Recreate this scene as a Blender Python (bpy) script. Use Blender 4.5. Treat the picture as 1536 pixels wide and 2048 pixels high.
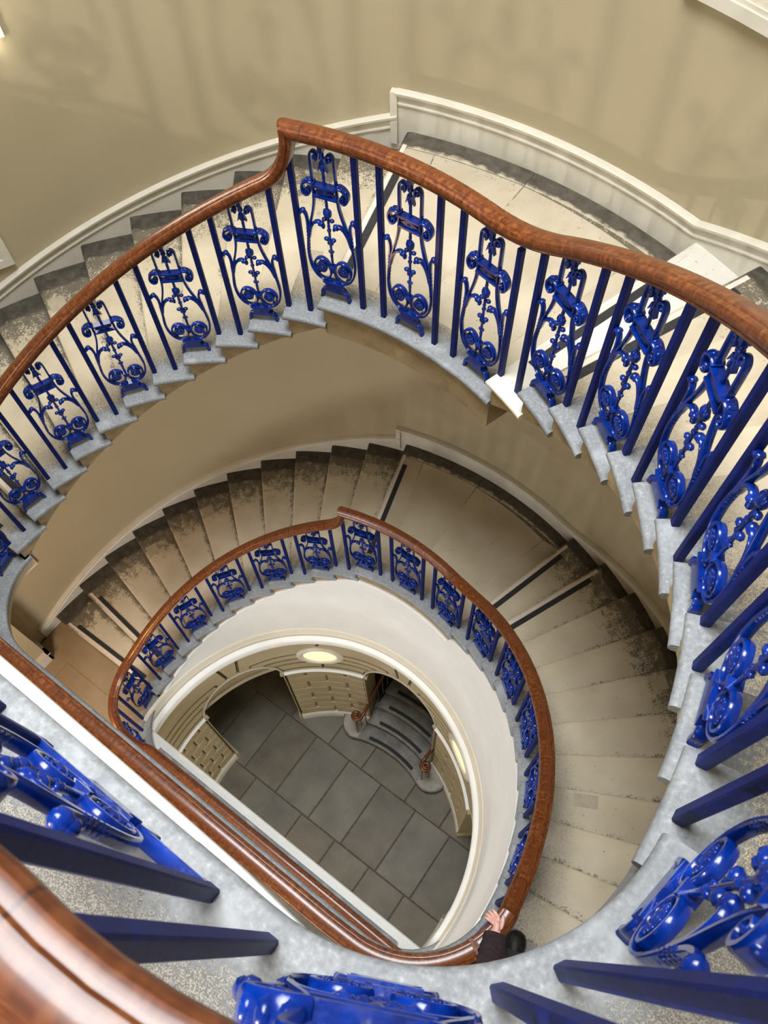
import bpy, bmesh, math, random
from math import sin, cos, pi, radians as rad, degrees as deg, sqrt, atan2, hypot
from mathutils import Vector, Matrix
random.seed(7)
for o in list(bpy.data.objects): bpy.data.objects.remove(o)
S = bpy.context.scene
COL = S.collection

# ------------------------------------------------------------------ camera
FPX = 1627.16
CAMLOC = Vector((1.7984, -0.4317, 5.6882))
camd = bpy.data.cameras.new('camera'); cam = bpy.data.objects.new('camera', camd); COL.objects.link(cam)
camd.sensor_fit = 'HORIZONTAL'; camd.sensor_width = 36.0; camd.lens = FPX / 1536 * 36.0
camd.clip_start = 0.05; camd.clip_end = 100
cam.matrix_world = (Matrix.Translation(CAMLOC) @ Matrix.Rotation(rad(38.509), 4, 'Z')
                    @ Matrix.Rotation(rad(28.087), 4, 'X') @ Matrix.Rotation(rad(-2.743), 4, 'Z'))
camd.dof.use_dof = True; camd.dof.focus_distance = 4.2; camd.dof.aperture_fstop = 13.0
S.camera = cam

# ------------------------------------------------------------------ world, lights, exposure
w = bpy.data.worlds.new('World'); S.world = w; w.use_nodes = True
bg = w.node_tree.nodes['Background']; bg.inputs[0].default_value = (0.75, 0.85, 1.0, 1); bg.inputs[1].default_value = 0.9
S.view_settings.view_transform = 'Standard'; S.view_settings.look = 'None'
S.view_settings.exposure = -0.12; S.view_settings.gamma = 1.0; S.view_settings.use_curve_mapping = False

def area(name, loc, target, sx, sy, power, col):
    d = bpy.data.lights.new(name, 'AREA'); d.shape = 'RECTANGLE'; d.size = sx; d.size_y = sy
    d.energy = power; d.color = col
    o = bpy.data.objects.new(name, d); COL.objects.link(o); o.location = loc
    o.rotation_euler = (Vector(target) - Vector(loc)).to_track_quat('-Z', 'Y').to_euler()
    return o
area('skylight_daylight', (0.0, 0.9, 8.75), (0.0, 0.9, 0), 3.0, 2.4, 300, (0.95, 0.98, 1.0)).data.spread = rad(95)
area('window_daylight', (1.0, -3.35, 6.3), (0.4, 1.5, 3.2), 1.1, 2.0, 40, (0.92, 0.96, 1.0))
area('window_fill_middle', (1.2, -3.35, 2.0), (0.6, 1.0, -1.2), 1.1, 1.9, 85, (1.0, 0.86, 0.62))  # unseen window light, added and tinted warm for the lower flights
area('window_fill_lower', (-0.2, -3.35, -1.75), (0.5, 2.0, -3.6), 1.2, 1.7, 205, (0.98, 0.99, 1.0))  # unseen window light, added to brighten the lip and spandrel wall
area('door_daylight', (0.6, -3.35, -6.6), (0.2, 1.0, -7.8), 1.4, 2.2, 60, (1.0, 0.95, 0.86))

c_ = S.cycles
c_.max_bounces = 6; c_.diffuse_bounces = 3; c_.glossy_bounces = 2; c_.transmission_bounces = 1; c_.transparent_max_bounces = 2
c_.caustics_reflective = False; c_.caustics_refractive = False
c_.use_adaptive_sampling = True; c_.adaptive_threshold = 0.06; c_.adaptive_min_samples = 12
# ------------------------------------------------------------------ material helpers
def newmat(name):
    m = bpy.data.materials.new(name); m.use_nodes = True
    nt = m.node_tree; b = nt.nodes['Principled BSDF']
    return m, nt, b
def N(nt, t, **kw):
    n = nt.nodes.new(t)
    for k, v in kw.items(): setattr(n, k, v)
    return n
def L(nt, a, b): nt.links.new(a, b)
def noise(nt, vec, scale, detail=3.0, rough=0.55):
    n = N(nt, 'ShaderNodeTexNoise'); n.inputs['Scale'].default_value = scale
    n.inputs['Detail'].default_value = detail; n.inputs['Roughness'].default_value = rough
    if vec is not None: L(nt, vec, n.inputs['Vector'])
    return n.outputs['Fac']
def ramp(nt, fac, stops):
    r = N(nt, 'ShaderNodeValToRGB'); el = r.color_ramp.elements
    while len(el) < len(stops): el.new(0.5)
    for e, (p, c) in zip(el, stops):
        e.position = p; e.color = (*c, 1) if len(c) == 3 else c
    L(nt, fac, r.inputs[0]); return r.outputs[0]
def mapr(nt, v, a, b, c=0.0, d=1.0, smooth=True):
    m = N(nt, 'ShaderNodeMapRange'); m.interpolation_type = 'SMOOTHSTEP' if smooth else 'LINEAR'
    for i, x in enumerate((a, b, c, d)): m.inputs[i + 1].default_value = x
    L(nt, v, m.inputs[0]); return m.outputs[0]
def mth(nt, op, a, b=None, clamp=False):
    m = N(nt, 'ShaderNodeMath', operation=op); m.use_clamp = clamp
    for i, x in enumerate((a, b)):
        if x is None: continue
        if isinstance(x, (int, float)): m.inputs[i].default_value = x
        else: L(nt, x, m.inputs[i])
    return m.outputs[0]
def mix(nt, f, a, b):
    m = N(nt, 'ShaderNodeMix', data_type='RGBA')
    if isinstance(f, (int, float)): m.inputs[0].default_value = f
    else: L(nt, f, m.inputs[0])
    for i, x in ((6, a), (7, b)):
        if isinstance(x, tuple): m.inputs[i].default_value = (*x, 1)
        else: L(nt, x, m.inputs[i])
    return m.outputs[2]
def bump(nt, b, h, strength=0.3, dist=0.01):
    n = N(nt, 'ShaderNodeBump'); n.inputs['Strength'].default_value = strength; n.inputs['Distance'].default_value = dist
    L(nt, h, n.inputs['Height']); L(nt, n.outputs[0], b.inputs['Normal'])
def objvec(nt, rnd=True):
    tc = N(nt, 'ShaderNodeTexCoord')
    if not rnd: return tc.outputs['Object']
    oi = N(nt, 'ShaderNodeObjectInfo')
    s = mth(nt, 'MULTIPLY', oi.outputs['Random'], 40.0)
    a = N(nt, 'ShaderNodeVectorMath', operation='ADD'); L(nt, tc.outputs['Object'], a.inputs[0]); L(nt, s, a.inputs[1])
    return a.outputs[0]

def simple(name, c1, c2, scale=6.0, rough=0.6, bmp=0.0, bscale=60.0, spec=0.5, coat=0.0, rnd=True):
    m, nt, b = newmat(name); v = objvec(nt, rnd)
    f = noise(nt, v, scale, 4)
    L(nt, ramp(nt, f, [(0.3, c1), (0.7, c2)]), b.inputs['Base Color'])
    b.inputs['Roughness'].default_value = rough; b.inputs['Specular IOR Level'].default_value = spec
    b.inputs['Coat Weight'].default_value = coat; b.inputs['Coat Roughness'].default_value = 0.12
    if bmp: bump(nt, b, noise(nt, v, bscale, 3), bmp, 0.004)
    return m

def stone_mat(name, ca, cb, paint=True, dark=True, uvpaint=0.17, clean=0.0, grime=0.45, sprange=0.34):
    """limestone; UV.x = fraction across the tread, UV.y = metres from the well edge"""
    m, nt, b = newmat(name); v = objvec(nt)
    uv = N(nt, 'ShaderNodeUVMap'); sep = N(nt, 'ShaderNodeSeparateXYZ'); L(nt, uv.outputs[0], sep.inputs[0])
    U, D = sep.outputs[0], sep.outputs[1]
    big = noise(nt, v, 3.0, 4); mid = noise(nt, v, 14.0, 4); fine = noise(nt, v, 70.0, 3)
    base = ramp(nt, big, [(0.3, ca), (0.72, cb)])
    # scattered pits and specks
    pit = mapr(nt, noise(nt, v, 38.0, 2), 0.70, 0.76)
    base = mix(nt, mth(nt, 'MULTIPLY', pit, 0.55), base, (0.10, 0.085, 0.06))
    # black grime rubbed into the back of the tread and near the wall
    gU = mapr(nt, U, 0.50, 0.86)
    gW = mapr(nt, D, 0.85, 1.58)
    g = mth(nt, 'MAXIMUM', mth(nt, 'MULTIPLY', gU, mth(nt, 'ADD', mth(nt, 'MULTIPLY', gW, 0.35), 0.62)), mth(nt, 'MULTIPLY', gW, 0.75))
    spk1 = noise(nt, v, 95.0, 3, 0.6)
    gr = mth(nt, 'ADD', mth(nt, 'MULTIPLY', mid, 0.40), mth(nt, 'MULTIPLY', spk1, 0.60))
    thr = mapr(nt, mth(nt, 'ADD', gr, mth(nt, 'MULTIPLY', g, grime)), 0.69, 0.79)
    base = mix(nt, mth(nt, 'MULTIPLY', thr, 0.80 * (1 - clean)), base, (0.05, 0.042, 0.030))
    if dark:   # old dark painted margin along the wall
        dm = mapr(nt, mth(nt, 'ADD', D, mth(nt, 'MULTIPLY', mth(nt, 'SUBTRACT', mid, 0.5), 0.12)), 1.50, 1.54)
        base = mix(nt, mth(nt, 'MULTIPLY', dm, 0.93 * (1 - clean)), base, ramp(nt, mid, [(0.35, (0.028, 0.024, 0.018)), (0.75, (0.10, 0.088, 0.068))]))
    if paint:  # worn grey paint along the well edge
        wob = mth(nt, 'ADD', mth(nt, 'MULTIPLY', mth(nt, 'SUBTRACT', mid, 0.5), 0.12), mth(nt, 'MULTIPLY', mth(nt, 'SUBTRACT', fine, 0.5), 0.30))
        pm = mapr(nt, mth(nt, 'ADD', D, wob), uvpaint - 0.02, uvpaint + 0.06, 1.0, 0.0)
        pc = ramp(nt, fine, [(0.30, (0.145, 0.152, 0.158)), (0.60, (0.225, 0.234, 0.242)), (0.75, (0.33, 0.34, 0.35))])
        pc = mix(nt, mapr(nt, mid, 0.35, 0.65, 0.0, 0.5), pc, (0.16, 0.168, 0.175))
        pc = mix(nt, mapr(nt, noise(nt, v, 7.0, 5), 0.52, 0.72, 0.0, 0.5), pc, (0.36, 0.38, 0.40))
        sp = mapr(nt, mth(nt, 'ADD', D, wob), uvpaint + 0.0, uvpaint + sprange, 1.0, 0.0)
        spk = mapr(nt, noise(nt, v, 330.0, 2), 0.45, 0.52)
        base = mix(nt, mth(nt, 'MULTIPLY', sp, mth(nt, 'MULTIPLY', spk, 0.8)), base, (0.09, 0.085, 0.075))
        base = mix(nt, pm, base, pc)
    L(nt, base, b.inputs['Base Color'])
    b.inputs['Roughness'].default_value = 0.55; b.inputs['Specular IOR Level'].default_value = 0.35
    bump(nt, b, mth(nt, 'ADD', mid, mth(nt, 'MULTIPLY', fine, 0.5)), 0.25, 0.004)
    return m

def wood_mat():
    m, nt, b = newmat('mahogany')
    uv = N(nt, 'ShaderNodeUVMap'); sep = N(nt, 'ShaderNodeSeparateXYZ'); L(nt, uv.outputs[0], sep.inputs[0])
    U, V = sep.outputs[0], sep.outputs[1]
    comb = N(nt, 'ShaderNodeCombineXYZ'); L(nt, mth(nt, 'MULTIPLY', U, 10.0), comb.inputs[0]); L(nt, mth(nt, 'MULTIPLY', V, 55.0), comb.inputs[1])
    g = noise(nt, comb.outputs[0], 1.0, 5, 0.65)
    comb2 = N(nt, 'ShaderNodeCombineXYZ'); L(nt, mth(nt, 'MULTIPLY', U, 46.0), comb2.inputs[0]); L(nt, mth(nt, 'MULTIPLY', V, 9.0), comb2.inputs[1])
    flame = noise(nt, comb2.outputs[0], 1.0, 3, 0.5)
    col = ramp(nt, g, [(0.26, (0.028, 0.006, 0.002)), (0.50, (0.098, 0.024, 0.006)), (0.76, (0.215, 0.064, 0.015))])
    col = mix(nt, mapr(nt, flame, 0.42, 0.66, 0.0, 0.42), col, (0.33, 0.115, 0.032))
    # short veneer pieces: each a slightly different tone, with a fine dark joint
    seg = mth(nt, 'MULTIPLY', U, 1 / 0.23)
    wn = N(nt, 'ShaderNodeTexWhiteNoise', noise_dimensions='1D'); L(nt, mth(nt, 'FLOOR', seg), wn.inputs['W'])
    tone = mapr(nt, wn.outputs['Value'], 0, 1, 0.0, 0.5, False)
    col = mix(nt, tone, col, (0.085, 0.022, 0.008))
    fr = mth(nt, 'FRACT', seg); jn = mth(nt, 'LESS_THAN', fr, 0.018)
    col = mix(nt, mth(nt, 'MULTIPLY', jn, 0.7), col, (0.02, 0.006, 0.003))
    L(nt, col, b.inputs['Base Color'])
    b.inputs['Roughness'].default_value = 0.32; b.inputs['Coat Weight'].default_value = 0.26; b.inputs['Coat Roughness'].default_value = 0.12; b.inputs['Specular IOR Level'].default_value = 0.28
    bump(nt, b, g, 0.06, 0.002)
    return m

def paint_mat(name, c1, c2, rough, coat, spec=0.25):
    m, nt, b = newmat(name); v = objvec(nt)
    n1 = noise(nt, v, 22, 3); n2 = noise(nt, v, 90, 3)
    col = ramp(nt, n1, [(0.3, c1), (0.7, c2)])
    L(nt, col, b.inputs['Base Color']); b.inputs['Roughness'].default_value = rough
    b.inputs['Coat Weight'].default_value = coat; b.inputs['Coat Roughness'].default_value = 0.12; b.inputs['Specular IOR Level'].default_value = spec
    bump(nt, b, mth(nt, 'ADD', n1, mth(nt, 'MULTIPLY', n2, 0.4)), 0.22, 0.004)
    return m

def emis(name, col, strength):
    m, nt, b = newmat(name)
    b.inputs['Base Color'].default_value = (*col, 1); b.inputs['Emission Color'].default_value = (*col, 1)
    v = objvec(nt); f = noise(nt, v, 5.0, 2)
    L(nt, mapr(nt, f, 0.2, 0.8, strength * 0.85, strength * 1.1), b.inputs['Emission Strength'])
    return m

M_STONE = stone_mat('limestone_tread', (0.455, 0.38, 0.262), (0.585, 0.505, 0.37))
M_STONE_NEW = stone_mat('new_pale_limestone', (0.66, 0.62, 0.54), (0.74, 0.71, 0.64), paint=False, dark=False, clean=0.9)
M_FLAG = stone_mat('limestone_flag', (0.44, 0.375, 0.27), (0.56, 0.485, 0.365), paint=False, grime=0.16)
M_LAND = stone_mat('landing_stone', (0.30, 0.285, 0.255), (0.38, 0.36, 0.325), dark=False, uvpaint=0.13, sprange=0.6)
M_LFLAG = stone_mat('landing_flag', (0.34, 0.285, 0.205), (0.42, 0.36, 0.265), paint=False, dark=False, grime=0.34)
M_JOINT = simple('joint_mortar', (0.06, 0.05, 0.04), (0.12, 0.10, 0.08), 20, 0.9)
M_STRING = simple('stained_stone_side', (0.20, 0.145, 0.075), (0.34, 0.26, 0.14), 9, 0.75, 0.3)
M_WALL = simple('buff_wall_paint', (0.395, 0.333, 0.212), (0.415, 0.352, 0.228), 1.6, 0.62, 0.05, 120, 0.25, rnd=False)
M_SKIRT = simple('cream_skirting_paint', (0.60, 0.56, 0.46), (0.66, 0.62, 0.53), 6, 0.42, 0.04, 60)
M_WHITE = simple('white_paint', (0.74, 0.74, 0.71), (0.80, 0.80, 0.77), 3, 0.45, 0.03)
M_CREAM = simple('cream_fillet_paint', (0.60, 0.55, 0.44), (0.64, 0.59, 0.48), 3, 0.5)
M_BLOCK = simple('buff_ashlar', (0.40, 0.335, 0.205), (0.46, 0.39, 0.25), 3, 0.6, 0.08, 70)
M_JOINTSHADE = simple('ashlar_joint_shade', (0.13, 0.10, 0.05), (0.18, 0.14, 0.075), 4, 0.8)  # joint backing, and groove shade coloured onto the voussoir chamfers
M_SLATE = simple('grey_flagstone', (0.075, 0.062, 0.040), (0.135, 0.114, 0.076), 2.6, 0.5, 0.3, 30)
M_SLATE2 = simple('blue_grey_flagstone', (0.088, 0.080, 0.060), (0.155, 0.140, 0.105), 2.2, 0.5, 0.3, 30)
M_DSTEP = simple('dark_entrance_step', (0.075, 0.07, 0.06), (0.17, 0.16, 0.14), 5, 0.5, 0.3, 40)
M_DSTEPP = simple('pale_worn_step_end', (0.26, 0.25, 0.22), (0.36, 0.34, 0.31), 12, 0.6, 0.3, 60)
M_BLUE = paint_mat('cobalt_gloss_paint', (0.001, 0.009, 0.095), (0.001, 0.026, 0.25), 0.20, 0.3)
M_NAVY = paint_mat('navy_gloss_paint', (0.0015, 0.006, 0.070), (0.002, 0.012, 0.125), 0.50, 0.03, 0.12)
M_IRON = simple('bronze_iron', (0.05, 0.04, 0.03), (0.10, 0.08, 0.06), 20, 0.5)
M_TAPE = simple('black_grip_strip', (0.012, 0.012, 0.012), (0.03, 0.03, 0.03), 120, 0.85, 0.4, 200)
M_EDGE = simple('pale_edge_line', (0.62, 0.55, 0.46), (0.72, 0.64, 0.55), 30, 0.6)
M_WOOD = wood_mat()
M_GLASSLIT = emis('lit_oculus_glass', (1.0, 0.80, 0.42), 1.1)
M_LAMP = emis('lamp_glass', (1.0, 0.93, 0.82), 14.0)
M_LAMPW = emis('warm_lamp_glass', (1.0, 0.70, 0.34), 14.0)
M_SKYPANE = simple('skylight_frame_paint', (0.7, 0.7, 0.68), (0.75, 0.75, 0.73), 4, 0.5)
M_PLAQUE = simple('veined_plaque', (0.60, 0.54, 0.42), (0.78, 0.73, 0.62), 14, 0.5, 0.5, 40)
M_SKIN = simple('skin', (0.62, 0.33, 0.27), (0.72, 0.43, 0.36), 30, 0.5, 0.1, 90)
M_NAIL = simple('finger_nail', (0.74, 0.47, 0.41), (0.78, 0.52, 0.46), 20, 0.3)
M_HOOD = simple('dark_maroon_fleece', (0.012, 0.006, 0.008), (0.028, 0.012, 0.016), 40, 0.95, 0.4, 160)
M_TROUS = simple('black_trouser_cloth', (0.012, 0.012, 0.014), (0.022, 0.022, 0.025), 30, 0.9, 0.2)
M_SHOE = simple('black_shoe_leather', (0.006, 0.006, 0.007), (0.014, 0.014, 0.016), 20, 0.42, 0.15)
M_LACE = simple('pale_shoe_lace', (0.5, 0.48, 0.42), (0.62, 0.6, 0.54), 50, 0.8)
M_HAIR = simple('dark_brown_hair', (0.02, 0.012, 0.007), (0.05, 0.03, 0.018), 60, 0.6, 0.4)

# ------------------------------------------------------------------ object helpers
def tag(o, label=None, cat=None, group=None, kind=None):
    if label: o['label'] = label
    if cat: o['category'] = cat
    if group: o['group'] = group
    if kind: o['kind'] = kind
    return o
def empty(name, loc=(0, 0, 0)):
    o = bpy.data.objects.new(name, None); COL.objects.link(o); o.location = loc; o.empty_display_size = 0.1
    return o
def mkmesh(name, V, F, mat, uv=None, smooth=False, mats=None, fm=None):
    me = bpy.data.meshes.new(name); me.from_pydata([tuple(v) for v in V], [], F)
    for m in (mats or [mat]): me.materials.append(m)
    if fm:
        for p, i in zip(me.polygons, fm): p.material_index = i
    if uv:
        l = me.uv_layers.new(name='UVMap')
        for p in me.polygons:
            for li, vi in zip(p.loop_indices, p.vertices): l.data[li].uv = uv[vi]
    bm = bmesh.new(); bm.from_mesh(me); bmesh.ops.recalc_face_normals(bm, faces=bm.faces); bm.to_mesh(me); bm.free()
    if smooth:
        for p in me.polygons: p.use_smooth = True
        try: me.set_sharp_from_angle(angle=rad(smooth if smooth is not True else 45))
        except Exception: pass
    return me
def link(name, me, parent=None, loc=None, rotz=None):
    o = bpy.data.objects.new(name, me); COL.objects.link(o)
    if parent: o.parent = parent
    if loc is not None: o.location = loc
    if rotz is not None: o.rotation_euler = (0, 0, rotz)
    return o
def obj(name, V, F, mat, parent=None, **kw):
    return link(name, mkmesh(name, V, F, mat, **kw), parent)
class MB:
    def __init__(s): s.v = []; s.f = []
    def add(s, V, F):
        n = len(s.v); s.v += [tuple(v) for v in V]; s.f += [tuple(i + n for i in f) for f in F]
    def box(s, x0, x1, y0, y1, z0, z1):
        s.add([(x, y, z) for z in (z0, z1) for y in (y0, y1) for x in (x0, x1)],
              [(0, 2, 3, 1), (4, 5, 7, 6), (0, 1, 5, 4), (2, 6, 7, 3), (0, 4, 6, 2), (1, 3, 7, 5)])
    def ball(s, c, rx, ry, rz, nu=8, nv=5, rot=None):
        V = []; F = []
        for j in range(1, nv):
            t = pi * j / nv
            for i in range(nu):
                a = 2 * pi * i / nu; V.append(Vector((rx * sin(t) * cos(a), ry * sin(t) * sin(a), rz * cos(t))))
        V += [Vector((0, 0, rz)), Vector((0, 0, -rz))]
        if rot: V = [rot @ v for v in V]
        V = [v + Vector(c) for v in V]; t = len(V) - 2
        for j in range(nv - 2):
            for i in range(nu):
                a = j * nu + i; b_ = j * nu + (i + 1) % nu; F.append((a, a + nu, b_ + nu, b_))
        for i in range(nu):
            F.append((t, i, (i + 1) % nu)); k = (nv - 2) * nu; F.append((t + 1, k + (i + 1) % nu, k + i))
        s.add(V, F)
    def loft(s, rings, closed=True, cap=True):
        n = len(rings[0]); V = [p for r in rings for p in r]; F = []
        for j in range(len(rings) - 1):
            for i in range(n if closed else n - 1):
                a = j * n + i; b_ = j * n + (i + 1) % n; F.append((a, b_, b_ + n, a + n))
        if cap and closed:
            F.append(tuple(range(n))); F.append(tuple((len(rings) - 1) * n + i for i in reversed(range(n))))
        s.add(V, F)
    def tube(s, P, r, n=8):
        P = [Vector(p) for p in P]; rings = []
        up0 = Vector((0.13, 0.29, 0.95))
        for i, p in enumerate(P):
            t = (P[min(i + 1, len(P) - 1)] - P[max(i - 1, 0)]).normalized()
            a = t.cross(up0)
            if a.length < 1e-4: a = t.cross(Vector((1, 0, 0)))
            a.normalize(); b_ = t.cross(a); rr = r[i] if isinstance(r, (list, tuple)) else r
            rings.append([p + a * rr * cos(2 * pi * k / n) + b_ * rr * sin(2 * pi * k / n) for k in range(n)])
        s.loft(rings)
    def cyl(s, p0, p1, r0, r1=None, n=10): s.tube([p0, p1], [r0, r1 if r1 is not None else r0], n)
    def build(s, name, mat, parent=None, smooth=False): return obj(name, s.v, s.f, mat, parent, smooth=smooth)
    def mesh(s, name, mat, smooth=False): return mkmesh(name, s.v, s.f, mat, smooth=smooth)
def catmull(P, sub=4):
    out = []; n = len(P)
    for i in range(n - 1):
        p0, p1, p2, p3 = P[max(i - 1, 0)], P[i], P[i + 1], P[min(i + 2, n - 1)]
        for k in range(sub):
            t = k / sub
            out.append(tuple(0.5 * (2 * b_ + (c - a) * t + (2 * a - 5 * b_ + 4 * c - d) * t * t + (3 * b_ - a - 3 * c + d) * t ** 3)
                             for a, b_, c, d in zip(p0, p1, p2, p3)))
    out.append(tuple(P[-1])); return out
def pol(r, t, z=0.0): return (r * cos(rad(t)), r * sin(rad(t)), z)

# ------------------------------------------------------------------ dimensions
h = 0.165; NL = 12; H = 24 * h
R_IN = 2.10; R_OUT = 3.80; WC = (-0.04, -0.03)
TL, DL = 106.33, 6.76          # nose of the half landing, angle of one left step
TR, DR = 73.64, 6.61           # nose of the first right step
YC = -0.525; RC = 0.55         # straight side of the well, corner radius
FCX = sqrt((R_IN - RC) ** 2 - (YC + RC) ** 2); FCY = YC + RC
FA = deg(atan2(FCY, FCX))
Z0 = {0: -H, 1: 0.0, 2: H}     # landing levels
ZG = -8.10                     # ground floor
Z_HALL_TOP = 8.6
def noseL(k): return TL + (12 - k) * DL
def noseR(k): return TR - (k - 1) * DR
def noseline(t):               # height above the landing below
    if t >= TL: return (12 - (t - TL) / DL) * h
    if t <= TR: return (13 + (TR - t) / DR) * h
    return 12 * h
def well(kind, a, d):
    """plan point of the well outline moved d metres outwards. kind: 'arc' (angle), 'fr'/'fl' (corner angle from +x / mirrored), 'ch' (x)"""
    if kind == 'arc': return ((R_IN + d) * cos(rad(a)), (R_IN + d) * sin(rad(a)))
    if kind == 'fr': return (FCX + (RC + d) * cos(rad(a)), FCY + (RC + d) * sin(rad(a)))
    if kind == 'fl': return (-FCX - (RC + d) * cos(rad(a)), FCY + (RC + d) * sin(rad(a)))
    return (a, YC - d)
def well_dir(kind, a):         # rotation about z so that local +y points away from the well
    if kind == 'arc': return rad(a - 90)
    if kind == 'fr': return rad(a - 90)
    if kind == 'fl': return rad(180 - a - 90)
    return rad(180)

# sector solid: layers of (rin, rout, t_front, t_back, z or function)
def sector(layers, n):
    V = []; F = []; UV = []; m = n + 1
    t0, t1 = layers[0][2], layers[0][3]
    for (ri, ro, ta, tb, z) in layers:
        for r_ in (ri, ro):
            for i in range(m):
                t = ta + (tb - ta) * i / n
                V.append(pol(r_, t, z(t) if callable(z) else z))
                UV.append(((t - t0) / (t1 - t0) if t1 != t0 else 0, r_ - R_IN))
    for j in range(len(layers) - 1):
        a = j * 2 * m; b_ = a + 2 * m
        for i in range(n):
            F.append((a + i, a + i + 1, b_ + i + 1, b_ + i))
            F.append((a + m + i, b_ + m + i, b_ + m + i + 1, a + m + i + 1))
        F.append((a, b_, b_ + m, a + m)); F.append((a + n, a + m + n, b_ + m + n, b_ + n))
    e = (len(layers) - 1) * 2 * m
    for i in range(n):
        F.append((i, i + m, i + m + 1, i + 1)); F.append((e + i, e + i + 1, e + m + i + 1, e + m + i))
    return V, F, UV

# ------------------------------------------------------------------ walls
def shell(name, t0, t1, r0, r1, z0, z1, n, mat, c=(0, 0), kind='structure', parent=None):
    lay = [(r0, r1, t0, t1, z1), (r0, r1, t0, t1, z0)]
    V, F, _ = sector(lay, n); V = [(x + c[0], y + c[1], z) for x, y, z in V]
    o = obj(name, V, F, mat, parent, smooth=40)
    if kind and not parent: tag(o, kind=kind)
    return o
tag(shell('wall_curved', -2.0, 184.6, R_OUT, R_OUT + 0.25, ZG, Z_HALL_TOP, 112, M_WALL, WC),
    'tall curved buff painted stairwell wall behind the flights')
m = MB(); m.box(-4.1, -3.56, -3.5, -0.44, ZG, Z_HALL_TOP); m.box(-4.1, -3.83, -0.46, -0.30, ZG, Z_HALL_TOP)
tag(m.build('wall_left', M_WALL), 'buff side wall beside the lower landing', kind='structure')
m = MB(); m.box(3.76, 4.1, -3.5, 0.0, ZG, Z_HALL_TOP)
tag(m.build('wall_right', M_WALL), 'buff side wall at the right of the landings', kind='structure')
# rear wall with window openings on two floors
m = MB()
def wall_with_holes(m, x0, x1, z0, z1, y0, y1, holes):
    xs = sorted({x0, x1} | {v for q in holes for v in q[:2]}); zs = sorted({z0, z1} | {v for q in holes for v in q[2:]})
    for i in range(len(xs) - 1):
        for j in range(len(zs) - 1):
            cx, cz = (xs[i] + xs[i + 1]) / 2, (zs[j] + zs[j + 1]) / 2
            if any(q[0] < cx < q[1] and q[2] < cz < q[3] for q in holes): continue
            m.box(xs[i], xs[i + 1], y0, y1, zs[j], zs[j + 1])
WINS = [(0.4, 1.6, 5.2, 7.4), (0.6, 1.8, 1.0, 3.0), (-0.85, 0.45, -2.7, -0.8), (-0.15, 1.35, -7.9, -5.4)]  # lower landing window added to go with its fill light
wall_with_holes(m, -4.1, 4.1, ZG, Z_HALL_TOP, -3.75, -3.4, WINS)
tag(m.build('wall_rear', M_WALL), 'buff rear wall with sash windows and a glazed entrance', kind='structure')
for i, (x0, x1, z0, z1) in enumerate(WINS):
    m = MB()
    for a in (x0, x1 - 0.05): m.box(a, a + 0.05, -3.66, -3.56, z0, z1)
    for b_ in (z0, (z0 + z1) / 2, z1 - 0.05): m.box(x0 + 0.05, x1 - 0.05, -3.655, -3.565, b_, b_ + 0.05)
    m.box((x0 + x1) / 2 - 0.012, (x0 + x1) / 2 + 0.012, -3.65, -3.57, z0 + 0.05, z1 - 0.05)
    tag(m.build('window_%d' % (i + 1), M_SKYPANE), 'white sash window frame in the rear wall', kind='structure')
m = MB(); wall_with_holes(m, -4.1, 4.1, -3.75, 4.2, 0, 1, [(-1.6, 1.6, -0.4, 2.2)])
m.v = [(x, z, Z_HALL_TOP + y * 0.2) for (x, y, z) in m.v]
tag(m.build('ceiling', M_WHITE), 'white ceiling with a rectangular roof light', kind='structure')

# ------------------------------------------------------------------ ground floor
gf = empty('floor'); tag(gf, 'ground floor of large grey flagstones', kind='structure')
m = MB(); m.box(-4.0, 4.0, -3.45, 4.0, ZG - 0.12, ZG - 0.006); m.build('joint_bed', M_JOINT, gf)
def slab_box(name, x0, x1, y0, y1, z1, t, mat, parent, e=0.006, uv=None):
    c = 0.008
    V = [(x0 + e, y0 + e, z1 - t), (x1 - e, y0 + e, z1 - t), (x1 - e, y1 - e, z1 - t), (x0 + e, y1 - e, z1 - t),
         (x0 + e, y0 + e, z1 - c), (x1 - e, y0 + e, z1 - c), (x1 - e, y1 - e, z1 - c), (x0 + e, y1 - e, z1 - c),
         (x0 + e + c, y0 + e + c, z1), (x1 - e - c, y0 + e + c, z1), (x1 - e - c, y1 - e - c, z1), (x0 + e + c, y1 - e - c, z1)]
    F = [(8, 9, 10, 11)] + [(i, (i + 1) % 4, 4 + (i + 1) % 4, 4 + i) for i in range(4)] + [(4 + i, 4 + (i + 1) % 4, 8 + (i + 1) % 4, 8 + i) for i in range(4)]
    return obj(name, V, F, mat, parent, uv=[(0.2, 0.9)] * 12)
rows = [(2.30, 3.4, [-3.4, -2.5, -1.6, -0.7, 0.2, 1.1, 2.0, 2.9, 3.4]), (1.235, 2.30, [-3.4, -2.6, -1.75, -0.95, -0.27, 0.60, 1.28, 1.9, 2.6, 3.4]),
        (0.125, 1.235, [-3.4, -2.5, -1.85, -1.185, -0.505, 0.15, 0.83, 1.49, 2.2, 2.9, 3.4]),
        (-0.95, 0.125, [-3.4, -2.3, -1.58, -0.625, 0.05, 0.72, 1.395, 2.1, 2.8, 3.4]), (-2.0, -0.95, [-3.4, -2.4, -1.4, -0.4, 0.5, 1.4, 2.4, 3.4]),
        (-3.4, -2.0, [-3.4, -2.2, -1.0, 0.1, 1.2, 2.3, 3.4])]
for (ya, yb, xs) in rows:
    for i in range(len(xs) - 1):
        dz = random.uniform(-0.003, 0.0)
        slab_box('flagstone', xs[i], xs[i + 1], ya, yb, ZG + dz, 0.05, random.choice([M_SLATE, M_SLATE, M_SLATE2]), gf)

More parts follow.
